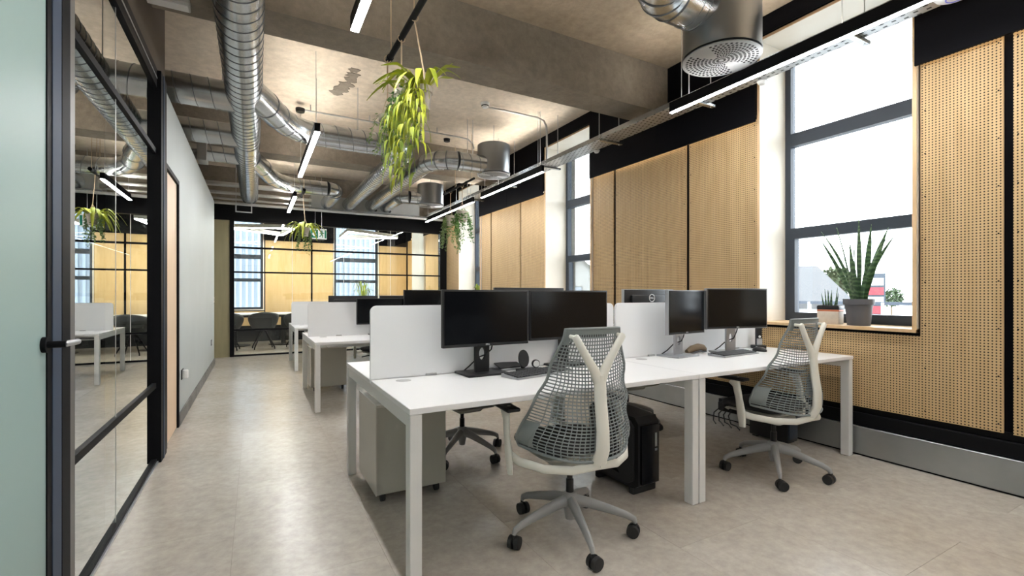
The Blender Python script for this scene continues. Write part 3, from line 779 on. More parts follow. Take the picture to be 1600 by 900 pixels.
monitor((2.715, 2.345, DZ), math.radians(7), 'smaller angled monitor on a silver stand reflecting the window', w=0.43, zb=0.168, zt=0.478, stand='silver', logo=True)
monitor((3.22, 2.30, DZ), math.radians(-9), 'wide monitor on a silver stand nearest the window', w=0.585, zb=0.192, zt=0.494, stand='silver')
monitor((1.68, 2.80, DZ), math.radians(180), 'monitor facing away, only its top edge seen over the black pair', w=0.56, zb=0.18, zt=0.496, backlogo=True)
monitor((2.70, 2.70, DZ), math.radians(180), 'monitor facing away showing a round maker badge above the white screen', w=0.52, zb=0.17, zt=0.487, stand='silver', backlogo=True, bx=0.0)
D2Z = 0.70
monitor((1.31, 5.60, D2Z), 0, 'black monitor on the middle row desk beside the white screen', w=0.56, zb=0.13, zt=0.435)
monitor((1.87, 5.56, D2Z), 0, 'taller black monitor on the middle row desk, right of the first', w=0.60, zb=0.20, zt=0.535)
monitor((1.06, 5.95, D2Z), math.radians(180), 'black monitor facing away on the far side of the middle row, left one', w=0.58, zb=0.15, zt=0.465, hole=False)
monitor((1.66, 5.95, D2Z), math.radians(180), 'silver-edged monitor facing away on the far side of the middle row', w=0.58, zb=0.15, zt=0.465, stand='silver')

# ================================================================== DESK CLUTTER
def keyboard(loc, rz, label):
    t = thing('keyboard', label, 'keyboard', loc, rz)
    MB().prism([(-0.07, 0.002), (0.07, 0.002), (0.07, 0.020), (-0.07, 0.010)], 'x', -0.215, 0.215).build('tray', 'silver', t)
    kb = MB()
    for r in range(6):
        y = -0.058 + r * 0.0195; z = 0.0115 + (y + 0.07) * 0.0714
        x = -0.207; n = 20
        for k in range(n):
            if r == 0 and 4 <= k <= 8:
                if k == 4: kb.rbox(x, x + 0.100, y, y + 0.0165, z - 0.002, z + 0.006, b=0.0015, seg=1)
            else: kb.rbox(x, x + 0.018, y, y + 0.0165, z - 0.002, z + 0.006, b=0.0015, seg=1)
            x += 0.0207
    kb.build('keys', 'keys', t, kind='stuff')
    return t
keyboard((1.40, 2.235, DZ), math.radians(12), 'black keyboard with silver edge in front of the charging stand')
keyboard((3.13, 2.26, DZ), math.radians(4), 'slim grey keyboard in front of the wide monitor by the window')
t = thing('computer_mouse', 'dark mouse with silver side beside the slim keyboard', 'mouse', (3.50, 2.30, DZ), math.radians(15))
MB().lathe([(0.0, 0.034), (0.014, 0.033), (0.024, 0.026), (0.030, 0.014), (0.031, 0.0)], n=20).build('shell', 'plastic_black', t).scale = (1, 1.75, 1)
MB().lathe([(0.0, 0.037), (0.006, 0.036), (0.008, 0.030)], (0, 0.022, 0), 12).build('wheel', 'silver', t)
t = thing('charging_stand', 'black charging stand with a round phone pad and small white watch puck', 'charger', (1.43, 2.39, DZ), math.radians(-8))
def oval(rx, ry, n=28, cx=0, cy=0): return [(cx + rx * math.cos(2 * PI * k / n), cy + ry * math.sin(2 * PI * k / n)) for k in range(n)]
MB().prism(oval(0.085, 0.032), 'z', 0.0, 0.012).build('foot', 'plastic_black', t)
tl = Matrix.Translation((-0.035, 0.0, 0.07)) @ Matrix.Rotation(math.radians(-14), 4, 'X')
MB().prism(oval(0.033, 0.052), 'y', -0.005, 0.005, mat=tl).build('phone_pad', 'plastic_black', t)
MB().cyl((-0.035, 0.012, 0.01), (-0.035, 0.012, 0.05), 0.012).build('post', 'plastic_black', t)
pk = MB().cyl((0.045, -0.004, 0.036), (0.045, 0.012, 0.036), 0.024, n=24).build('watch_puck', 'plastic_black', t)
MB().cyl((0.045, -0.009, 0.036), (0.045, -0.004, 0.036), 0.019, n=24).build('watch_pad', 'white_plastic', pk)
t = thing('notebook_computer', 'small dark laptop half open behind the oval-holed monitor stand', 'laptop', (1.335, 2.475, DZ), math.radians(8))
RB(-0.08, 0.08, -0.035, 0.035, 0.0, 0.012, b=0.004).build('base', 'silver', t)
MB().prism([(-0.035, 0.0125), (0.035, 0.035), (0.035, 0.041), (-0.035, 0.019)], 'x', -0.08, 0.08).build('lid', 'plastic_black', t)
t = thing('folded_glasses_case', 'brown and black pouch lying behind the angled monitor', 'pouch', (2.98, 2.50, DZ), math.radians(10))
MB().tube([(-0.13, 0, 0.022), (-0.06, 0.0, 0.036), (0.03, 0, 0.042), (0.10, 0, 0.034), (0.135, 0, 0.02)], [0.016, 0.027, 0.031, 0.027, 0.018], 14, up=(0, 0, 1), sq=0.9).build('body', 'brown_bag', t).location = (0, -0.02, -0.004)
MB().tube([(-0.12, -0.05, 0.006), (0.0, -0.06, 0.02), (0.05, -0.05, 0.006), (0.12, -0.04, 0.005)], 0.005, 8).build('strap', 'plastic_black', t)
t = thing('desk_phone', 'black handset standing in a silver charging cradle by the window', 'phone', (3.67, 2.42, DZ), math.radians(-20))
RB(-0.045, 0.045, -0.04, 0.045, 0.0, 0.03, b=0.006).build('cradle', 'plastic_black', t)
hs = RB(-0.025, 0.025, -0.012, 0.014, 0.03, 0.18, b=0.006).build('handset', 'plastic_black', t)
RB(-0.024, 0.024, -0.0165, -0.008, 0.03, 0.085, b=0.003).build('keypad', 'silver', hs)
MB().cyl((0, -0.0155, 0.10), (0, -0.011, 0.10), 0.010).build('button', 'print_white', hs)
t = thing('pen', 'thin grey cable lying on the nearest desk behind the monitor stand', 'cable', (1.30, 2.62, DZ))
MB().tube([(-0.08, 0.06, 0.004), (0.02, 0.02, 0.004), (0.10, -0.03, 0.004), (0.14, -0.14, 0.004)], 0.003, 6).build('cord', 'grommet', t)
t.name = 'desk_cable'
# computer tower
t = thing('computer_tower', 'black angular computer tower on the floor under the nearest desk', 'computer', (2.035, 2.235, 0), math.radians(2))
MB().prism([(-0.20, 0.045), (0.155, 0.03), (0.20, 0.06), (0.20, 0.42), (0.17, 0.455), (-0.20, 0.475), (-0.235, 0.44), (-0.235, 0.09)], 'x', -0.085, 0.085, mat=Matrix.Rotation(PI, 4, 'Z')).build('case', 'plastic_black', t)
MB().prism([(-0.19, 0.07), (0.12, 0.055), (0.17, 0.085), (0.17, 0.40), (0.14, 0.43), (-0.19, 0.445)], 'x', 0.085, 0.100, mat=Matrix.Rotation(PI, 4, 'Z')).build('side_panel', 'keys', t)
MB().prism([(-0.16, 0.12), (0.06, 0.10), (-0.16, 0.32)], 'x', 0.100, 0.104, mat=Matrix.Rotation(PI, 4, 'Z')).build('side_grille', 'matt_black', t)
B(-0.07, 0.07, -0.215, -0.198, 0.07, 0.41).build('front_door', 'screen_glass', t)
B(0.035, 0.050, -0.219, -0.214, 0.28, 0.36).build('badge_strip', 'silver', t)
B(0.035, 0.052, -0.219, -0.214, 0.255, 0.268).build('sticker', 'cladding', t)
for sy in (-1, 1):
    RB(-0.095, 0.095, sy * 0.15 - 0.02, sy * 0.15 + 0.02, 0.0, 0.045, b=0.008).build('foot', 'rubber', t)
# floor box, trailing leads and small tower by the wall
t = thing('power_module', 'black power module with plugged leads on the wall trunking', 'power socket', (3.80, 2.80, 0.12))
B(0.0, 0.084, -0.10, 0.10, -0.02, 0.09).build('housing', 'plastic_black', t)
for k in range(2): B(-0.035, 0.0, -0.09 + k * 0.1, -0.02 + k * 0.1, 0.0, 0.065).build('plug', 'plastic_black', t)
for k in range(4):
    MB().tube([(-0.03, -0.06 + 0.04 * k, 0.02), (-0.08, -0.06 + 0.05 * k, -0.03), (-0.10, -0.10 + 0.06 * k, -0.09), (-0.05, -0.12 + 0.08 * k, -0.112), (-0.12, -0.2 + 0.08 * k, -0.115)], 0.005, 6).build('lead', 'rubber', t)
t = thing('small_computer', 'black computer case standing against the wall under the right end of the desk', 'computer', (3.72, 2.33, 0))
RB(-0.07, 0.07, -0.16, 0.16, 0.012, 0.30, b=0.008).build('case', 'plastic_black', t)
RB(-0.055, 0.055, -0.172, -0.158, 0.04, 0.28, b=0.004).build('front_panel', 'window_grey', t)
for sy in (-1, 1): B(-0.06, 0.06, sy * 0.12 - 0.02, sy * 0.12 + 0.02, 0, 0.012).build('foot', 'rubber', t)
# sockets on the left wall
def socket(y, z, label, plug):
    t = thing('wall_socket', label, 'power socket', (XW, y, z))
    B(0, 0.006, -0.07, 0.07, -0.045, 0.045).build('plate', 'plastic_black', t)
    if plug:
        RB(0.006, 0.05, -0.045, 0.01, -0.04, 0.04, b=0.008).build('plug', 'white_plastic', t)
    else:
        for k in (-1, 1): B(0.006, 0.009, k * 0.035 - 0.02, k * 0.035 + 0.02, -0.02, 0.02).build('outlet', 'grommet', t)
socket(5.36, 0.43, 'black wall socket with a white plug in it near the oak door', True)
socket(8.75, 0.42, 'black double wall socket at the far end of the grey wall', False)
t = thing('light_switch', 'pale light switch at the far end of the grey wall', 'light switch', (XW, 9.22, 1.09))
B(0, 0.008, -0.045, 0.045, -0.045, 0.045).build('plate', 'white_plastic', t); B(0.008, 0.011, -0.015, 0.015, -0.02, 0.02).build('rocker', 'grommet', t)

# ================================================================== CEILING SERVICES
class Spiral:
    """round duct with a helical lock seam winding round it as a sub-part"""
    def __init__(s, p0, p1, r, pitch=0.11): s.a = (Vector(p0), Vector(p1), r, pitch)
    def build(s, name, mat, parent):
        P0, P1, r, pitch = s.a
        L = (P1 - P0).length; d = (P1 - P0).normalized(); h = Vector((0, 0, 1)); a = (h - d * h.dot(d)).normalized(); b = d.cross(a)
        o = MB().cyl(P0, P1, r, n=40).build(name, mat, parent)
        n = 28; K = int(L / pitch * n); hx = MB()
        hx.tube([P0 + d * (pitch * k / n) + (a * math.cos(2 * PI * k / n) + b * math.sin(2 * PI * k / n)) * (r + 0.0005) for k in range(K + 1)], 0.0034, 5)
        hx.build('lock_seam', 'seam_metal', o); return o
def spiral(mb, p0, p1, r, pitch=0.11): return Spiral(p0, p1, r, pitch)
def gored(path, r, n=24): return MB().tube(path, r, n, smooth=True)
def band(p, d, r, w=0.02, n=24):
    P = Vector(p); d = Vector(d).normalized(); return MB().cyl(P - d * w / 2, P + d * w / 2, r, n=n)
def arc(c, p, ang0, ang1, R, z, k=5):
    return [(c[0] + R * math.cos(ang0 + (ang1 - ang0) * i / k), c[1] + R * math.sin(ang0 + (ang1 - ang0) * i / k), z) for i in range(k + 1)]
def hanger(parent, x, y, z, name='hanger_rod', r=0.004):
    return MB().cyl((x, y, z), (x, y, SLAB), r, n=6).build(name, 'conduit', parent)
MX, MZ, MR = -0.084, 2.95, 0.137
KS = 0.9545
def sc(pts): return [(p[0] * KS, p[1] * KS, p[2]) for p in pts]
t = thing('main_duct', 'large galvanised spiral duct running the length of the corridor ceiling', 'air duct')
spiral(MB(), (MX, -3.0, MZ), (MX, 6.15, MZ), MR, 0.115).build('spiral_section', 'galvanised', t)
spiral(MB(), (MX, 6.35, MZ), (MX, 9.75, MZ), MR * 0.97, 0.115).build('spiral_section', 'galvanised', t)
MB().cyl((MX, 6.14, MZ), (MX, 6.36, MZ), MR + 0.005, n=28).build('coupling', 'galvanised', t)
MB().lathe([(0.0, 0), (0.1, 0.0), (0.142, 0.01), (0.142, 0.05)], n=24).build('end_cap', 'galvanised_dull', t).location = (MX, 9.75, MZ - 0.02)
for y in (1.6, 4.55, 7.9): hanger(t, MX + MR + 0.006, y, MZ); hanger(t, MX - MR - 0.012, y, MZ)
def branch(label, y, z, r, x_end=-2.6, x0=None):
    b = thing('branch_duct', label, 'air duct')
    x0 = MX - MR - 0.02 if x0 is None else x0
    MB().cyl((MX - 0.06, y, z), (x0 - 0.02, y, z), r + 0.004, n=24).build('saddle', 'galvanised', b)
    spiral(MB(), (x0, y, z), (x_end, y, z), r, 0.13).build('spiral_section', 'galvanised', b)
    return b
branch('spiral branch duct leaving the main duct to the left, nearest the camera', 4.93, 2.965, 0.128)
branch('spiral branch duct leaving the main duct to the left, second from the camera', 6.09, 2.96, 0.124)
b3 = branch('third branch duct to the left with a square damper collar', 7.0, 2.965, 0.105)
RB(-0.62, -0.52, 6.87, 7.13, 2.835, 3.095, b=0.005, seg=1).build('damper_collar', 'galvanised_dull', b3)
def curved_run(label, pts_in, straight_to, r, arcpts):
    b = thing('curved_duct', label, 'air duct')
    gored(arcpts, r).build('gored_bend', 'galvanised', b)
    for p, q in zip(arcpts, arcpts[1:]):
        band(p, Vector(q) - Vector(p), r + 0.004, 0.012).build('bend_seam', 'seam_metal', b)
    return b
Z1 = 2.965; r1 = 0.127
bend = [(-0.07, 4.86, Z1), (0.09, 5.20, Z1), (0.20, 5.47, Z1), (0.31, 5.68, Z1), (0.44, 5.82, Z1), (0.58, 5.89, Z1), (0.66, 5.90, Z1)]; bend = sc(bend)
b = curved_run('duct swinging right from the main duct then turning away towards the far plenum', None, None, r1, bend)
spiral(MB(), (0.63, 5.632, Z1), (1.355, 5.632, Z1), r1, 0.15).build('spiral_section', 'galvanised', b)
el = [(1.42, 5.90, Z1), (1.54, 5.92, Z1), (1.64, 5.98, Z1), (1.70, 6.07, Z1), (1.72, 6.20, Z1)]; el = sc(el)
gored(el, r1).build('gored_bend', 'galvanised', b)
for p, q in zip(el, el[1:]): band(p, Vector(q) - Vector(p), r1 + 0.004, 0.012).build('bend_seam', 'seam_metal', b)
spiral(MB(), (1.642, 5.918, Z1), (1.642, 9.78, Z1), 0.117, 0.10).build('spiral_section', 'galvanised', b)
hanger(b, 1.05, 5.63, Z1 + r1); hanger(b, 0.6, 5.61, Z1)
bend2 = [(-0.05, 7.30, Z1), (0.09, 7.80, Z1), (0.20, 8.30, Z1), (0.33, 8.60, Z1), (0.50, 8.80, Z1), (0.66, 8.86, Z1)]; bend2 = sc(bend2)
b = curved_run('farther duct swinging right from the main duct above the pendant lights', None, None, 0.12, bend2)
spiral(MB(), (0.63, 8.457, Z1), (1.069, 8.457, Z1), 0.12, 0.15).build('spiral_section', 'galvanised', b)
el = [(1.12, 8.86, Z1), (1.22, 8.90, Z1), (1.28, 9.0, Z1), (1.30, 9.15, Z1), (1.30, 10.24, Z1)]; el = sc(el)
gored(el, 0.12).build('gored_bend', 'galvanised', b)
for p, q in zip(el, el[1:-1]): band(p, Vector(q) - Vector(p), 0.129, 0.012).build('bend_seam', 'seam_metal', b)
# drums
def drum(x, y, zb, R, h, label):
    t = thing('drum_diffuser', label, 'air diffuser', (x, y, zb), 0, 'round metal drum diffusers')
    MB().lathe([(R, 0.022), (R + 0.004, 0.022), (R + 0.004, 0.045), (R, 0.047), (R, h - 0.01), (R - 0.012, h), (0, h)], n=48).build('drum', 'drum_metal', t)
    MB().lathe([(R - 0.03, 0.004), (R - 0.03, 0.03), (0.0, 0.03)], n=40).build('shadow_ring', 'matt_black', t)
    fp = MB().lathe([(0, 0.0), (R - 0.004, 0.0), (R + 0.002, 0.004), (R - 0.002, 0.012), (R - 0.03, 0.012)], n=48).build('face_plate', 'silver' if False else 'drum_face', t)
    sl = MB()
    nring = 9
    for k in range(1, nring + 1):
        rr = (R - 0.03) * k / nring; cnt = int(10 + 5.2 * k)
        cnt = 44 if k > 3 else 26
        for j in range(cnt):
            a = 2 * PI * (j + 0.5 * (k % 2)) / cnt
            if 0.30 < abs(math.sin(a)) or k < 3:
                c, s_ = math.cos(a), math.sin(a); hw = min(0.32 * 2 * PI * rr / cnt, 0.008); hl = 0.008
                pr, ps = Vector((c, s_, 0)), Vector((-s_, c, 0)); P = pr * rr
                vs = [P + pr * hl + ps * hw, P - pr * hl + ps * hw, P - pr * hl - ps * hw, P + pr * hl - ps * hw]
                vs = [(v.x, v.y, -0.0006) for v in vs] + [(v.x, v.y, 0.0002) for v in vs]
                sl.add(vs, [(0, 1, 2, 3), (7, 6, 5, 4), (0, 4, 5, 1), (1, 5, 6, 2), (2, 6, 7, 3), (3, 7, 4, 0)])
    sl.build('slots', 'matt_black', fp, kind='stuff')
    return t
M('drum_face', (0.36, 0.37, 0.375), 0.45, 0.4)
DX = 3.01
dr1 = drum(2.935, 2.22, 2.86, 0.262, 0.60, 'big drum diffuser overhead with a slotted round face, nearest the camera')
dr2 = drum(2.97, 5.94, 2.86, 0.230, 0.43, 'drum diffuser in the middle, fed by a bent duct from the left')
dr3 = drum(2.93, 8.54, 2.86, 0.243, 0.40, 'farthest drum diffuser, close to the meeting room')
for dd, hh in ((dr2, 0.43), (dr3, 0.40)): MB().cyl((0, 0, hh), (0, 0, SLAB - 2.86), 0.004, n=6).build('hanger_rod', 'conduit', dd)
def seams(el, r, b, n=24):
    for p, q in zip(el, el[1:]): band(p, Vector(q) - Vector(p), r + 0.004, 0.012, n).build('bend_seam', 'seam_metal', b)
b = thing('drum_feed_duct', 'shiny duct elbow feeding the nearest drum from the left', 'air duct')
zf = 3.178
MB().cyl((2.735, 2.22, zf), (2.44, 2.22, zf), 0.161, n=40).build('collar', 'galvanised', b)
for x in (2.66, 2.60): band((x, 2.22, zf), (1, 0, 0), 0.165, 0.012, 40).build('bead', 'galvanised', b)
el = [(2.44, 2.22, zf), (2.36, 2.21, zf), (2.265, 2.16, zf), (2.20, 2.07, zf), (2.17, 1.97, zf), (2.17, 0.6, zf)]
gored(el, 0.161, 40).build('gored_bend', 'galvanised', b)
seams(el[:-1], 0.161, b, 40)
b = thing('drum_feed_duct', 'duct bending from the middle drum back towards the far plenum', 'air duct')
zf = 2.985; rf = 0.124
spiral(MB(), (2.79, 5.90, zf), (2.40, 5.90, zf), rf, 0.13).build('spiral_section', 'galvanised', b)
el = [(2.40, 5.90, zf), (2.28, 5.93, zf), (2.18, 6.00, zf), (2.11, 6.10, zf), (2.08, 6.22, zf)]
gored(el, rf).build('gored_bend', 'galvanised', b); seams(el, rf, b)
spiral(MB(), (2.08, 6.22, zf), (2.08, 9.78, zf), 0.117, 0.10).build('spiral_section', 'galvanised', b)
MB().cyl((2.55, 5.90, zf + rf), (2.55, 5.90, SLAB), 0.004, n=6).build('hanger_rod', 'conduit', b); MB().cyl((2.63, 5.90, zf + rf), (2.63, 5.90, SLAB), 0.004, n=6).build('hanger_rod', 'conduit', b)
b = thing('drum_feed_duct', 'short duct from the farthest drum into the far plenum', 'air duct')
spiral(MB(), (2.73, 8.54, zf), (2.52, 8.54, zf), 0.115, 0.13).build('spiral_section', 'galvanised', b)
el = [(2.52, 8.54, zf), (2.43, 8.58, zf), (2.38, 8.66, zf), (2.37, 8.78, zf), (2.37, 9.75, zf)]
gored(el, 0.115).build('gored_bend', 'galvanised', b); seams(el[:-1], 0.115, b)
t = thing('plenum_box', 'long galvanised plenum box above the meeting room glass', 'air duct', (2.1, 9.98, 2.86))
RB(-1.15, 1.0, -0.22, 0.22, 0.0, 0.24, b=0.004, seg=1).build('box', 'galvanised_dull', t)
for x in (-0.38, 0.07, 0.36, -0.8): MB().cyl((x, -0.24, 0.045), (x, -0.22, 0.045), 0.03).build('damper_knob', 'plastic_black', t)
RB(-1.2, 1.4, -0.30, -0.20, -0.05, -0.015, b=0.003, seg=1).build('support_channel', 'galvanised', t)
# pipes across the far end
for k, (z, y, r, lab) in enumerate(((3.10, 9.55, 0.045, 'thick pipe across the far ceiling, highest of four'), (2.98, 9.70, 0.03, 'pipe across the far ceiling, second from the top'),
                                    (2.89, 9.78, 0.02, 'thin pipe across the far ceiling, third from the top'), (2.80, 9.70, 0.026, 'pipe across the far ceiling just above the black header'))):
    o = MB().cyl((-3.0, y, z), (0.95 if z > 2.85 else 3.6, y, z), r, n=12).build('service_pipe', 'conduit'); tag(o, lab, 'pipe')
t = thing('pipe_bracket', 'small square hanging bracket over the far left of the corridor', 'bracket', (-0.17, 9.62, 2.64))
rect_frame(MB(), 'y', -0.01, 0.01, -0.13, 0.13, 0.0, 0.14, 0.018).build('loop', 'conduit', t)
for s in (-1, 1): MB().cyl((s * 0.12, 0, 0.14), (s * 0.12, 0, SLAB - 2.64), 0.005, n=6).build('rod', 'conduit', t)

# cable tray along the windows
t = thing('cable_tray', 'perforated galvanised cable tray hung along the window wall', 'cable tray')
TX0, TX1, TZ = 3.30, 3.53, 2.875
B(TX0, TX1, -3.5, 10.2, TZ, TZ + 0.003).build('tray_base', 'tray_metal', t)
B(TX0, TX0 + 0.003, -3.5, 10.2, TZ + 0.003, TZ + 0.05).build('tray_side', 'galvanised', t)
B(TX1 - 0.003, TX1, -3.5, 10.2, TZ + 0.003, TZ + 0.05).build('tray_side', 'galvanised', t)
for y in (0.4, 1.6, 2.8, 4.0, 5.2, 6.4, 7.6, 8.8):
    st = RB(TX0 - 0.03, TX1 + 0.07, y - 0.02, y + 0.02, TZ - 0.026, TZ - 0.001, b=0.003, seg=1).build('strut', 'galvanised', t)
    for x in (TX0 - 0.018, TX1 + 0.03): MB().cyl((x, y, TZ - 0.03), (x, y, SLAB), 0.004, n=6).build('rod', 'conduit', st)
for k in range(3):
    MB().tube([(TX0 + 0.05 + 0.06 * k + 0.012 * math.sin(q * 1.7 + k), -3.4 + q * 0.68, TZ + 0.014) for q in range(21)], 0.009, 6).build('cable', 'grommet' if k else 'plastic_black', t)
def led_light(x, y0, y1, zb, label, up=False, h=0.075):
    w = 0.052 if up else 0.036
    t = thing('linear_light', label, 'ceiling light', (x, (y0 + y1) / 2, zb), 0, 'black linear LED lights')
    L = (y1 - y0) / 2
    B(-w / 2, w / 2, -L, L, 0.006, h).build('housing', 'matt_black', t)
    B(-w / 2 + 0.003, w / 2 - 0.003, -L + 0.003, L - 0.003, 0.0, 0.006).build('diffuser', 'led', t)
    if True:
        B(-w / 2 + 0.006, w / 2 - 0.006, -L + 0.01, L - 0.01, h, h + 0.004).build('added_uplight', 'added_up_glow' if up else 'added_up_glow_window', t)  # unseen upward strip, added to each light to brighten the ceiling
        rect_frame(MB(), 'z', h, h + 0.016, -w / 2, w / 2, -L, L, 0.004).build('added_uplight_lip', 'matt_black', t)
    for s in (-1, 1): MB().cyl((0, s * (L - 0.12), h), (0, s * (L - 0.12), SLAB - zb), 0.0025, n=6).build('suspension_wire', 'conduit', t)
    return t
LG = 'pale strip'
led_light(3.235, -0.2, 2.96, 2.785, 'long linear light along the window wall, nearest the camera')
led_light(3.235, -3.6, -0.5, 2.785, 'unseen linear light added along the window wall behind the camera')  # out of view; added to brighten the surfaces facing the camera
led_light(3.255, 5.09, 6.95, 2.755, 'linear light along the window wall under the middle drum')
led_light(3.265, 7.30, 9.80, 2.75, 'linear light along the window wall at the far end')
led_light(0.535, 1.2, 2.97, 2.785, 'pendant linear light above the corridor edge at the top of the picture', True)
led_light(0.535, -2.6, -0.6, 2.785, 'unseen pendant light added behind the camera over the corridor edge', True)  # out of view; added to raise the general light in the room
led_light(0.53, 4.86, 6.85, 2.745, 'pendant linear light in front of the curved duct', True)
led_light(0.56, 8.15, 9.75, 2.725, 'pendant linear light farthest along the corridor', True)
# conduits
t = thing('conduit_run', 'steel conduit across the second ceiling bay ending at a black sensor', 'conduit')
MB().tube([(0.52, 6.42, 3.50), (1.7, 6.42, 3.50), (2.62, 6.42, 3.50), (2.78, 6.42, 3.49), (2.86, 6.42, 3.44), (2.88, 6.42, 3.36)], 0.011, 8).build('pipe', 'conduit', t)
MB().lathe([(0.0, -0.035), (0.05, -0.035), (0.055, -0.015), (0.055, 0.01), (0, 0.012)], (0.50, 6.42, 3.50), 20).build('sensor', 'plastic_black', t)
MB().lathe([(0.0, -0.03), (0.045, -0.03), (0.05, 0.01), (0, 0.012)], (2.48, 6.50, 3.46), 20).build('sensor', 'plastic_black', t)
for x in (0.62, 1.35, 1.95, 2.3): MB().cyl((x, 6.42, 3.5), (x, 6.42, SLAB), 0.006, n=6).build('clip', 'conduit', t)
t = thing('conduit_run', 'steel conduit from the smoke detector bending down to the cable tray', 'conduit')
MB().tube([(2.56, 5.30, 3.535), (3.30, 5.30, 3.535), (3.40, 5.30, 3.51), (3.44, 5.30, 3.45), (3.45, 5.30, 3.35), (3.45, 5.30, 2.90)], 0.013, 10).build('pipe', 'conduit', t)
t = thing('smoke_detector', 'white smoke detector on the ceiling slab', 'smoke detector', (2.53, 5.30, SLAB))
MB().lathe([(0.0, -0.062), (0.032, -0.062), (0.045, -0.045), (0.048, -0.03), (0.055, -0.022), (0.055, 0.0)], n=24).build('body', 'white_plastic', t)
MB().lathe([(0.046, -0.046), (0.0475, -0.046), (0.0475, -0.036), (0.046, -0.036)], n=24).build('vents', 'matt_black', t)
t = thing('access_point', 'white disc access point with a blue ring under the cable tray', 'access point', (3.44, 1.10, TZ - 0.001))
MB().lathe([(0.0, -0.035), (0.04, -0.034), (0.085, -0.02), (0.098, 0.0)], n=32).build('body', 'white_plastic', t)
MB().tube([(0.04 * math.cos(2 * PI * k / 24), 0.04 * math.sin(2 * PI * k / 24), -0.034) for k in range(24)], 0.003, 6, closed=True, up=(0, 0, 1)).build('light_ring', 'ap_ring', t)
for y, lab in ((2.30, 'small white sensor on the tray edge beside the nearest window'), (4.35, 'small white sensor on the tray edge by the concrete beam'), (5.75, 'white disc sensor under the tray beyond the middle window')):
    t = thing('tray_sensor', lab, 'sensor', (3.53 if y < 5 else 3.44, y, TZ - 0.001))
    R = 0.035 if y < 5 else 0.07
    MB().lathe([(0.0, -0.03), (R * 0.6, -0.027), (R, -0.008), (R, 0.0)], n=20).build('dome', 'white_plastic', t)
    MB().lathe([(R + 0.004, -0.004), (R + 0.004, 0.0)], n=20).build('ring', 'grommet', t)
t = thing('batten_fitting', 'whitish batten fixed under the beam at the upper left', 'light fitting', (-0.53, 3.70, 3.098))
RB(-0.10, 0.16, -0.06, 0.06, -0.05, 0.0, b=0.006, seg=1).build('body', 'pale_paint', t); B(-0.09, 0.15, -0.04, 0.04, -0.056, -0.05).build('cover', 'white_plastic', t)

# ================================================================== HANGING PLANTS
def rail(x, y0, y1, z, label, r=0.02):
    t = thing('hanging_rail', label, 'rail', (x, (y0 + y1) / 2, z)); L = (y1 - y0) / 2
    MB().cyl((0, -L, 0), (0, L, 0), r, n=16).build('bar', 'matt_black', t)
    for s in (-1, 0.2, 1): MB().cyl((0, s * (L - 0.08), 0), (0, s * (L - 0.08), SLAB - z), 0.004, n=6).build('rod', 'twine', t)
    for s in (-0.55, 0.93): MB().cyl((0, s * L - 0.012, 0), (0, s * L + 0.012, 0), r + 0.005, n=16).build('collar', 'frame_black', t)
    return t
def pot_part(t, R, h, mat='terracotta_grey'):
    p = MB().lathe([(0, 0), (R * 0.72, 0), (R * 0.92, h * 0.74), (R * 1.06, h * 0.74), (R * 1.08, h), (R * 0.94, h), (R * 0.9, h * 0.85), (0, h * 0.85)], n=24).build('pot', mat, t)
    MB().lathe([(0, h * 0.86), (R * 0.9, h * 0.86), (R * 0.9, h * 0.89), (0, h * 0.9)], n=20).build('soil', 'soil', p)
    return p
def ropes(t, h, R, top, tx=0.0):
    rp = MB()
    for k in range(3):
        a = 2 * PI * k / 3 + 0.4
        rp.tube([(R * 1.08 * math.cos(a), R * 1.08 * math.sin(a), h * 0.75), (0, 0, h + 0.14)], 0.003, 5)
    rp.cyl((0, 0, h + 0.13), (tx, 0, top), 0.005, n=6)
    rp.tube([(tx + 0.024 * math.cos(2 * PI * k / 12), 0, top + 0.012 + 0.024 * math.sin(2 * PI * k / 12)) for k in range(12)], 0.003, 5, closed=True, up=(0, 1, 0))
    rp.build('rope', 'twine', t)
def arch_leaf(a, l_out, l_drop, rise, w, z0, r0=0.02, tw=0.0):
    """leaf that springs up, arches outwards and hangs"""
    pts = []; n = 9; c, s_ = math.cos(a), math.sin(a)
    for i in range(n):
        u = i / (n - 1)
        r = r0 + l_out * (u ** 0.75); z = z0 + rise * math.sin(min(1, u * 1.7) * PI / 2) * (1 - u * 0.3) - l_drop * u ** 2.2
        q = a + tw * u; pts.append((r * math.cos(q), r * math.sin(q), z))
    ws = [w * max(0.12, math.sin(PI * (0.08 + 0.90 * i / (n - 1))) ** 0.7) for i in range(n)]
    return pts, ws, (-s_, c, 0)
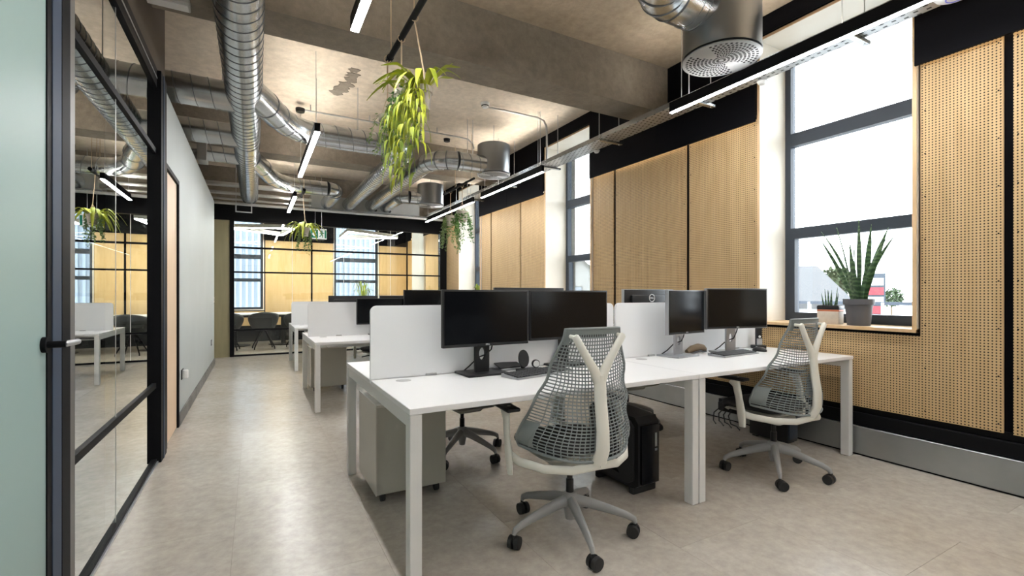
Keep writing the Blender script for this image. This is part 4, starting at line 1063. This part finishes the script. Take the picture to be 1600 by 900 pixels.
def leafy_plant(name, label, loc, R, h, top, leaves, mat, trail=None, cat='hanging plant', potmat='terracotta_grey', grp=None, tx=0.0):
    t = thing(name, label, cat, loc, 0, grp)
    pot_part(t, R, h, potmat)
    if top: ropes(t, h, R, top, tx)
    for L in leaves:
        pts, ws, side = arch_leaf(*L[:5], h * 0.86, R * 0.25, L[5] if len(L) > 5 else 0)
        MB().blade(pts, ws, side, 0.0018).build('leaf', mat, t)
    if trail:
        tm, n, ln, lw, spread = trail
        st = MB(); fo = MB()
        for k in range(n):
            a = random.uniform(0, 2 * PI); l = ln * random.uniform(0.4, 1.0); m_ = 12
            rr = R * random.uniform(0.9, 1.2); pts = []
            for i in range(m_):
                u = i / (m_ - 1); q = rr * min(1, u * 4) + spread * u * random.uniform(0.7, 1.2)
                pts.append((q * math.cos(a + 0.4 * u), q * math.sin(a + 0.4 * u), h * 0.95 + 0.02 * math.sin(min(1, u * 4) * PI) - l * max(0, u - 0.12)))
            st.tube(pts, 0.0018, 4)
            for i in range(1, m_):
                for s in range(3):
                    p = Vector(pts[i]) + Vector((random.uniform(-1, 1), random.uniform(-1, 1), random.uniform(-1, 1))) * 0.014
                    d = Vector((random.uniform(-1, 1), random.uniform(-1, 1), random.uniform(-0.9, 0.2))).normalized() * lw * random.uniform(1.4, 2.4)
                    sd = d.cross(Vector((random.uniform(-1, 1), random.uniform(-1, 1), 1))).normalized()
                    fo.blade([p, p + d * 0.5, p + d], [lw * 0.15, lw * 0.6, lw * 0.1], sd, 0.001)
        st.build('stems', tm, t, kind='stuff'); fo.build('foliage', tm, t, kind='stuff')
    return t
rail(0.862, 1.9, 3.46, 2.90, 'black hanging rail over the first desks, carrying the big yellow-green plants')
R_ = random.Random(11)
def spray(t, a, out, drop, z0, r0, mat, R_, lw=0.0112, ll=0.125):
    """a hanging stem with slim pointed leaves along it"""
    c, s_ = math.cos(a), math.sin(a); n = 8; pts = []
    for i in range(n + 1):
        u = i / n; r = r0 + out * math.sin(min(1, u * 1.6) * PI / 2); pts.append(Vector((r * c + 0.015 * math.sin(5 * u + a), r * s_ + 0.015 * math.cos(4 * u + a), z0 + 0.05 * math.sin(min(1, u * 4) * PI) - drop * u ** 1.35)))
    st = MB().tube(pts, [0.003 - 0.0015 * i / n for i in range(n + 1)], 5).build('stem', mat, t)
    for i in range(1, n + 1):
        for k in range(2):
            q = a + R_.uniform(-1.7, 1.7); l = ll * R_.uniform(0.7, 1.25); p = pts[i]
            o = Vector((math.cos(q), math.sin(q), 0)); w = lw * R_.uniform(0.7, 1.15)
            L = [p + o * (l * 0.42 * math.sin(v * PI / 2)) + Vector((0, 0, 0.02 * math.sin(v * PI) - l * 0.85 * v ** 1.5)) for v in (0, 0.2, 0.4, 0.6, 0.8, 1.0)]
            MB().blade(L, [w * 0.3, w * 0.85, w, w * 0.85, w * 0.5, w * 0.05], (-math.sin(q), math.cos(q), 0), 0.0016).build('leaf', mat, st)
up_leaves = []
for a, o, dr, ri in ((2.64, 0.30, 0.06, 0.13), (2.4, 0.27, 0.10, 0.17), (2.9, 0.24, 0.0, 0.16), (3.2, 0.26, 0.12, 0.12), (2.1, 0.22, 0.02, 0.19), (-0.5, 0.22, -0.02, 0.16), (-0.3, 0.17, -0.08, 0.14), (0.1, 0.20, -0.04, 0.12),
                     (-0.8, 0.24, 0.06, 0.13), (0.6, 0.12, -0.10, 0.12), (1.5, 0.15, -0.02, 0.15), (3.6, 0.22, 0.16, 0.10), (4.2, 0.18, 0.14, 0.12), (4.8, 0.20, 0.16, 0.13), (5.3, 0.16, 0.05, 0.14), (2.75, 0.33, 0.14, 0.08)):
    up_leaves.append((a, o, dr, ri * 1.15, 0.0195))
big = leafy_plant('hanging_plant', 'big yellow-green strap-leaved plant cascading from its grey hanging pot', (0.925, 2.84, 2.335), 0.058, 0.14, 0.555, up_leaves, 'fern_yellow', grp='potted plants hanging from the rails', tx=-0.055)
for k in range(15):
    spray(big, R_.uniform(2.0, 4.4), R_.uniform(0.05, 0.20), R_.uniform(0.18, 0.55), 0.14, 0.02, 'fern_yellow' if k % 3 else 'fern_green', R_)
leafy_plant('hanging_plant', 'bright green small-leaved plant in the middle hanging pot behind the yellow-green one', (0.855, 3.08, 2.40), 0.055, 0.13, 0.47,
            [(R_.uniform(0, 2 * PI), R_.uniform(0.08, 0.2), R_.uniform(0.0, 0.1), R_.uniform(0.05, 0.14), 0.014) for k in range(10)], 'fern_yellow', ('ivy_green', 26, 0.50, 0.013, 0.06), grp='potted plants hanging from the rails')
leafy_plant('hanging_plant', 'sparse trailing plant in the hanging pot at the far end of the black rail', (0.842, 3.40, 2.34), 0.058, 0.13, 0.53,
            [], 'fern_green', ('trail_green', 11, 0.50, 0.012, 0.08), grp='potted plants hanging from the rails')
rail(2.85, 6.35, 7.62, 2.90, 'black hanging rail near the middle drum diffuser', 0.018)
leafy_plant('hanging_plant', 'trailing plant in a brown pot on the far rail, left of its neighbour', (2.87, 7.35, 2.33), 0.085, 0.16, 0.55, [], 'fern_green', ('trail_green', 22, 0.68, 0.02, 0.07), grp='potted plants hanging from the rails')
leafy_plant('hanging_plant', 'trailing plant in a pale pot on the far rail, nearest the window reveal', (2.87, 6.85, 2.33), 0.085, 0.16, 0.55, [], 'fern_green', ('ivy_green', 16, 0.55, 0.02, 0.07), grp='potted plants hanging from the rails')
rail(0.70, 8.2, 8.75, 2.86, 'short black hanging rail in front of the meeting room glass', 0.025)
leafy_plant('hanging_plant', 'lone plant with arching yellow-green leaves hanging before the meeting room glass', (0.73, 8.45, 2.14), 0.07, 0.15, 0.715,
            [(R_.uniform(0, 2 * PI), R_.uniform(0.2, 0.36), R_.uniform(0.1, 0.3), R_.uniform(0.04, 0.18), 0.022) for k in range(26)], 'fern_yellow', ('trail_green', 12, 0.48, 0.018, 0.05), grp='potted plants hanging from the rails', tx=-0.03)

# ================================================================== SILL PLANTS
t = thing('snake_plant', 'tall snake plant with sword leaves in a grey pot on the nearest window sill', 'potted plant', (4.02, 1.845, 0.945))
R0, h0 = 0.098, 0.20
p = MB().lathe([(0, 0), (R0 * 0.74, 0), (R0 * 0.90, h0 * 0.78), (R0, h0 * 0.79), (R0 * 1.02, h0), (R0 * 0.94, h0), (R0 * 0.9, h0 * 0.9), (0, h0 * 0.9)], n=36).build('pot', 'pot_plastic', t)
MB().lathe([(0, h0 * 0.9), (R0 * 0.9, h0 * 0.9), (R0 * 0.88, h0 * 0.93), (0, h0 * 0.94)], n=24).build('soil', 'soil', p)
def sword(bx, by, tx, ty, H_, w, bend=0.0, a=0.0):
    pts = []; n = 10
    for i in range(n):
        u = i / (n - 1); q = u ** (1 + bend)
        pts.append((bx + (tx - bx) * q, by + (ty - by) * q, h0 * 0.9 + H_ * u))
    ws = [w * v for v in (0.55, 0.68, 0.82, 0.93, 1.0, 0.98, 0.88, 0.66, 0.36, 0.03)]
    MB().blade(pts, ws, (math.sin(a), math.cos(a), 0), 0.004).build('leaf', 'snake_leaf', t)
for L in [(0, -0.005, -0.02, -0.01, 0.63, 0.026, 0, 0.5), (0.02, -0.03, 0.03, -0.07, 0.58, 0.022, 0.1, 0.1), (-0.03, 0.03, -0.10, 0.23, 0.50, 0.018, 0.3, 0.3),
          (0.03, 0.05, 0.06, 0.30, 0.57, 0.013, 0.6, 0.2), (0.0, 0.045, -0.01, 0.15, 0.58, 0.012, 0.5, 0.7), (-0.02, 0.0, -0.04, 0.045, 0.42, 0.024, 0.2, 0.4),
          (0.01, -0.04, 0.00, -0.19, 0.54, 0.023, 0.4, 0.1), (-0.02, -0.03, -0.04, -0.19, 0.45, 0.017, 0.7, 0.5), (0.035, -0.01, 0.06, -0.215, 0.50, 0.014, 0.6, -0.2),
          (0.03, 0.03, 0.06, 0.06, 0.40, 0.018, 0.1, 0.9), (-0.045, 0.01, -0.12, 0.04, 0.33, 0.017, 0.3, 0.6), (0.04, 0.05, 0.10, 0.22, 0.26, 0.011, 0.2, 0.1), (-0.04, -0.04, -0.11, -0.10, 0.27, 0.015, 0.3, 0.2), (0.0, 0.03, 0.03, 0.075, 0.47, 0.017, 0.1, 0.2)]:
    sword(*L)
t = thing('succulent_pot', 'small spiky succulent in a square stoneware pot with a black rim', 'potted plant', (4.02, 2.045, 0.945), math.radians(8))
pp = RB(-0.055, 0.055, -0.075, 0.075, 0.0, 0.105, b=0.006).build('pot', 'stoneware', t)
RB(-0.0555, 0.0555, -0.0755, 0.0755, 0.100, 0.116, b=0.004).build('glaze_band', 'orange_glaze', pp)
RB(-0.057, 0.057, -0.077, 0.077, 0.114, 0.146, b=0.006).build('rim', 'plastic_black', pp)
B(-0.05, 0.05, -0.07, 0.07, 0.145, 0.149).build('soil', 'soil', pp)
for k in range(13):
    bx, by = R_.uniform(-0.03, 0.03), R_.uniform(-0.05, 0.05); hh = R_.uniform(0.07, 0.145)
    MB().cyl((bx, by, 0.147), (bx * 1.3, by * 1.35, 0.147 + hh), 0.0075, 0.001, n=8).build('spike', 'snake_leaf', t)
leafy_plant('sill_plant', 'small leafy plant on the sill of the third window along', (4.04, 8.75, 0.945), 0.08, 0.15, 0, [(R_.uniform(0, 6.28), R_.uniform(0.05, 0.15), R_.uniform(-0.1, 0.05), R_.uniform(0.2, 0.4), 0.02) for k in range(16)], 'fern_green', cat='potted plant')
leafy_plant('sill_plant', 'spiky-leaved potted plant on the meeting room window sill', (2.62, 13.20, 0.82), 0.15, 0.24, 0, [(R_.uniform(0, 6.28), R_.uniform(0.15, 0.38), R_.uniform(-0.1, 0.25), R_.uniform(0.3, 0.62), 0.013) for k in range(40)], 'fern_green', cat='potted plant', potmat='plastic_black')
B(2.2, 3.0, 13.05, 13.395, 0.79, 0.82).build('sill_shelf', 'plywood', wb)

# ================================================================== MEETING ROOM
t = thing('meeting_table', 'long meeting table with white top and black frame behind the glass', 'table', (0.9, 12.45, 0))
RB(-2.2, 1.9, -0.55, 0.55, 0.715, 0.74, b=0.004, seg=1).build('table_top', 'desk_white', t)
B(-2.1, 1.8, -0.48, 0.48, 0.665, 0.714).build('apron', 'frame_black', t)
for x in (-1.3, -0.3, 1.3):
    RB(x - 0.05, x + 0.05, -0.05, 0.05, 0.02, 0.665, b=0.004, seg=1).build('leg', 'frame_black', t)
    MB().lathe([(0, 0), (0.32, 0.0), (0.32, 0.012), (0.06, 0.022), (0, 0.022)], (x, 0, 0), 28).build('base_plate', 'frame_black', t)
def tub_chair(loc, rz, label, grp='black tub chairs around the meeting table', mat='chair_shell', legs='frame_black'):
    t = thing('tub_chair', label, 'chair', loc, rz, grp)
    mb = MB(); vs = []; fs = []; n, m_ = 28, 8
    for i in range(n + 1):
        a = PI * (-0.10 + 1.20 * i / n) + PI       # open towards +y
        e = abs(i / n - 0.5) * 2
        topz = 0.80 - 0.16 * e ** 2.0
        for j in range(m_ + 1):
            u = j / m_; rr = 0.20 + 0.10 * math.sin(u * PI / 2)
            vs.append((rr * math.cos(a), rr * math.sin(a) * 0.95, 0.42 + (topz - 0.42) * u))
    for i in range(n):
        for j in range(m_): q = i * (m_ + 1) + j; fs.append((q, q + m_ + 1, q + m_ + 2, q + 1))
    mb.add(vs, fs, True); sh = mb.build('shell', mat, t)
    md = sh.modifiers.new('thickness', 'SOLIDIFY'); md.thickness = 0.018
    MB().lathe([(0, 0.40), (0.16, 0.40), (0.21, 0.42), (0.215, 0.45), (0.19, 0.465), (0, 0.47)], n=28).build('seat', mat, t)
    for k in range(4):
        a = PI / 4 + k * PI / 2
        MB().tube([(0.03 * math.cos(a), 0.03 * math.sin(a), 0.40), (0.08 * math.cos(a), 0.08 * math.sin(a), 0.36), (0.27 * math.cos(a), 0.27 * math.sin(a), 0.04), (0.275 * math.cos(a), 0.275 * math.sin(a), 0.0)], [0.016, 0.016, 0.012, 0.012], 8).build('leg', legs, t)
    return t
tub_chair((0.17, 11.55, 0), 0.1, 'black tub chair in the middle behind the meeting room glass')
tub_chair((-0.50, 11.55, 0), -0.1, 'black tub chair cut by the black glass wall post at the left')
tub_chair((0.86, 11.55, 0), 0.2, 'black tub chair partly hidden by the last desk row')
def ring_lamp(loc, rz, label, R):
    t = thing('pendant_lamp', label, 'ceiling light', loc, rz)
    P = [(R * math.cos(PI / 2 + 2 * PI * k / 3), R * math.sin(PI / 2 + 2 * PI * k / 3), 0) for k in range(3)]
    for k in range(3):
        a, b = Vector(P[k]), Vector(P[(k + 1) % 3]); d = b - a; L = d.length; ang = math.atan2(d.y, d.x)
        mt = Matrix.Translation((a + b) / 2) @ Matrix.Rotation(ang, 4, 'Z')
        MB().box(-L / 2 - 0.02, L / 2 + 0.02, -0.03, 0.03, 0.012, 0.09, mat=mt).build('frame_arm', 'white_plastic', t)
        MB().box(-L / 2, L / 2, -0.026, 0.026, 0.0, 0.012, mat=mt).build('diffuser', 'led_ring', t)
        MB().cyl(a + Vector((0, 0, 0.09)), a + Vector((0, 0, SLAB - loc[2])), 0.004, n=6).build('wire', 'conduit', t)
    return t
ring_lamp((2.35, 12.0, 2.62), 0.5, 'triangular white pendant lamp in the right of the meeting room', 0.85)
ring_lamp((0.25, 12.0, 2.62), -0.4, 'triangular white pendant lamp in the left of the meeting room', 0.85)
# exit sign
t = thing('exit_sign', 'green and white running-man exit sign hanging before the meeting room glass', 'exit sign', (1.12, 10.10, 2.29))
RB(-0.155, 0.155, -0.02, 0.02, 0.0, 0.205, b=0.004, seg=1).build('box', 'white_plastic', t)
B(-0.145, -0.01, -0.0215, -0.02, 0.02, 0.185).build('arrow_field', 'sign_green', t)
MB().prism([(-0.08, 0.045), (-0.03, 0.10), (-0.05, 0.10), (-0.05, 0.16), (-0.11, 0.16), (-0.11, 0.10), (-0.13, 0.10)], 'y', -0.023, -0.0215).build('arrow', 'print_white', t)
B(0.115, 0.148, -0.0215, -0.02, 0.02, 0.185).build('doorway', 'sign_green', t)
man = MB().lathe([(0, -0.001), (0.014, -0.001), (0.014, 0.001), (0, 0.001)], n=12)
man = MB()
man.prism(oval(0.014, 0.014, 12, 0.062, 0.160), 'y', -0.0222, -0.02)
man.prism([(0.045, 0.14), (0.075, 0.145), (0.085, 0.125), (0.105, 0.125), (0.105, 0.112), (0.078, 0.110), (0.070, 0.095), (0.085, 0.075), (0.082, 0.03), (0.068, 0.03), (0.068, 0.068), (0.050, 0.078), (0.035, 0.045), (0.005, 0.045), (0.005, 0.058), (0.027, 0.060), (0.045, 0.095), (0.048, 0.118), (0.030, 0.105), (0.020, 0.115)], 'y', -0.0222, -0.02)
man.build('running_man', 'sign_green', t)
for s in (-0.06, 0.06): MB().cyl((s, 0, 0.205), (s, 0, SLAB - 2.29), 0.003, n=6).build('wire', 'conduit', t)
# chair glimpsed through the corridor glazing
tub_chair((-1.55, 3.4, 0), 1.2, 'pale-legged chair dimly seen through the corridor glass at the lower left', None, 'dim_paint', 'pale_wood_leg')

# ================================================================== OUTSIDE
g = struct('ground', 'grey car park outside'); g['category'] = 'ground'
B(4.6, 90, -60, 90, -3.3, -3.2).build('car_park', 'pale_paving', g)
t = thing('neighbour_building', 'pale blue ribbed cladding of the building behind the meeting room', 'building', (1.2, 17.5, -3))
B(-12, 3.4, 0, 0.4, 0, 9).build('wall', 'cladding', t)
rb = MB()
for k in range(90): rb.box(-12 + k * 0.17, -12 + k * 0.17 + 0.07, -0.05, 0, 0, 9)
rb.build('ribs', 'cladding', t)
def house(loc, rz, L, Wd, eave, ridge, label, roofmat='roof_slate', rooflight=True):
    t = thing('house', label, 'building', loc, rz)
    MB().prism([(-Wd / 2, 0), (Wd / 2, 0), (Wd / 2, eave), (0, ridge - 0.05), (-Wd / 2, eave)], 'x', -L / 2, L / 2).build('wall', 'render_white', t)
    for s in (-1, 1):
        MB().prism([(s * (Wd / 2 + 0.3), eave - 0.3), (0, ridge - 0.12), (0, ridge + 0.15), (s * (Wd / 2 + 0.38), eave - 0.05)], 'x', -L / 2 - 0.3, L / 2 + 0.3).build('roof', roofmat, t)
    if rooflight:
        q = MB(); q.box(-0.45, 0.45, -0.06, 0.06, -0.5, 0.5, mat=Matrix.Translation((-L / 2 - 0.02, 0.2, eave + 0.55)) @ Matrix.Rotation(PI / 2, 4, 'Z')); wfm = q.build('gable_window', 'window_grey', t)
        q = MB(); q.box(-0.36, 0.36, -0.075, 0.075, -0.41, 0.41, mat=Matrix.Translation((-L / 2 - 0.02, 0.2, eave + 0.55)) @ Matrix.Rotation(PI / 2, 4, 'Z')); q.build('pane', 'cladding', wfm)
    return t
house((21.7, 16.6, -3.2), math.radians(-28.8), 10, 5, 4.0, 5.75, 'slate-roofed house outside the nearest window', rooflight=False)
house((26, 34.5, -3.2), math.radians(53), 9, 7.0, 4.0, 7.35, 'white gabled house with a small window seen through the second window')
t = thing('sign_pylon', 'tall red and white roadside sign outside the nearest window', 'sign', (29.07, 12.53, -3.2), math.radians(23.3))
B(-0.12, 0.12, -0.40, 0.40, 0, 5.5).build('post_panel', 'window_grey', t)
for k, mname in enumerate(('render_white', 'sign_red', 'render_white', 'sign_red', 'render_white', 'sign_red')):
    B(-0.16, -0.12, -0.33, 0.33, 4.85 - k * 0.5, 5.25 - k * 0.5).build('sign_face', mname, t)
def tree(loc, R, H_, label, n=1400):
    t = thing('tree', label, 'tree', loc)
    MB().cyl((0, 0, 0), (0, 0, H_ * 0.6), 0.16, 0.07, n=8).build('trunk', 'bark', t)
    f = MB(); rr = random.Random(int(loc[1] * 10))
    for k in range(n):
        d = Vector((rr.gauss(0, 1), rr.gauss(0, 1), rr.gauss(0, 1))).normalized() * R * rr.uniform(0.35, 1.0) ** 0.6
        p = Vector((d.x, d.y, H_ * 0.68 + d.z * 0.85)); q = Vector((rr.uniform(-1, 1), rr.uniform(-1, 1), rr.uniform(-1, 1))).normalized() * 0.28
        f.blade([p, p + q * 0.5, p + q], [0.03, 0.10, 0.02], q.cross(Vector((0.3, 0.2, 1))), 0.004)
    f.build('crown', 'tree_leaf', t, kind='stuff'); return t
tree((32.7, 16.3, -3.2), 1.0, 7.6, 'leafy tree beside the slate-roofed house outside')
for k, (x, y, R, H_) in enumerate(((55.5, 22.6, 1.0, 6.0), (56.5, 20.2, 1.0, 5.9), (55, 25.0, 1.0, 6.1), (57.5, 17.8, 1.0, 5.8))):
    tree((x, y, -3.2), R, H_, ('distant bushy tree behind the roadside sign', 'distant bushy tree right of the roadside sign', 'distant bushy tree left of the roadside sign', 'distant bushy tree at the right edge of the view')[k], 700)
t = thing('fence', 'low white rail fence along the road outside', 'fence', (15.5, 6.5, -3.2))
for k in range(7): B(-0.04, 0.04, -6 + 2 * k - 0.04, -6 + 2 * k + 0.04, 0, 4.15).build('post', 'render_white', t)
for z in (4.08, 3.7): B(-0.03, 0.03, -6, 6, z, z + 0.09).build('rail', 'window_grey', t)
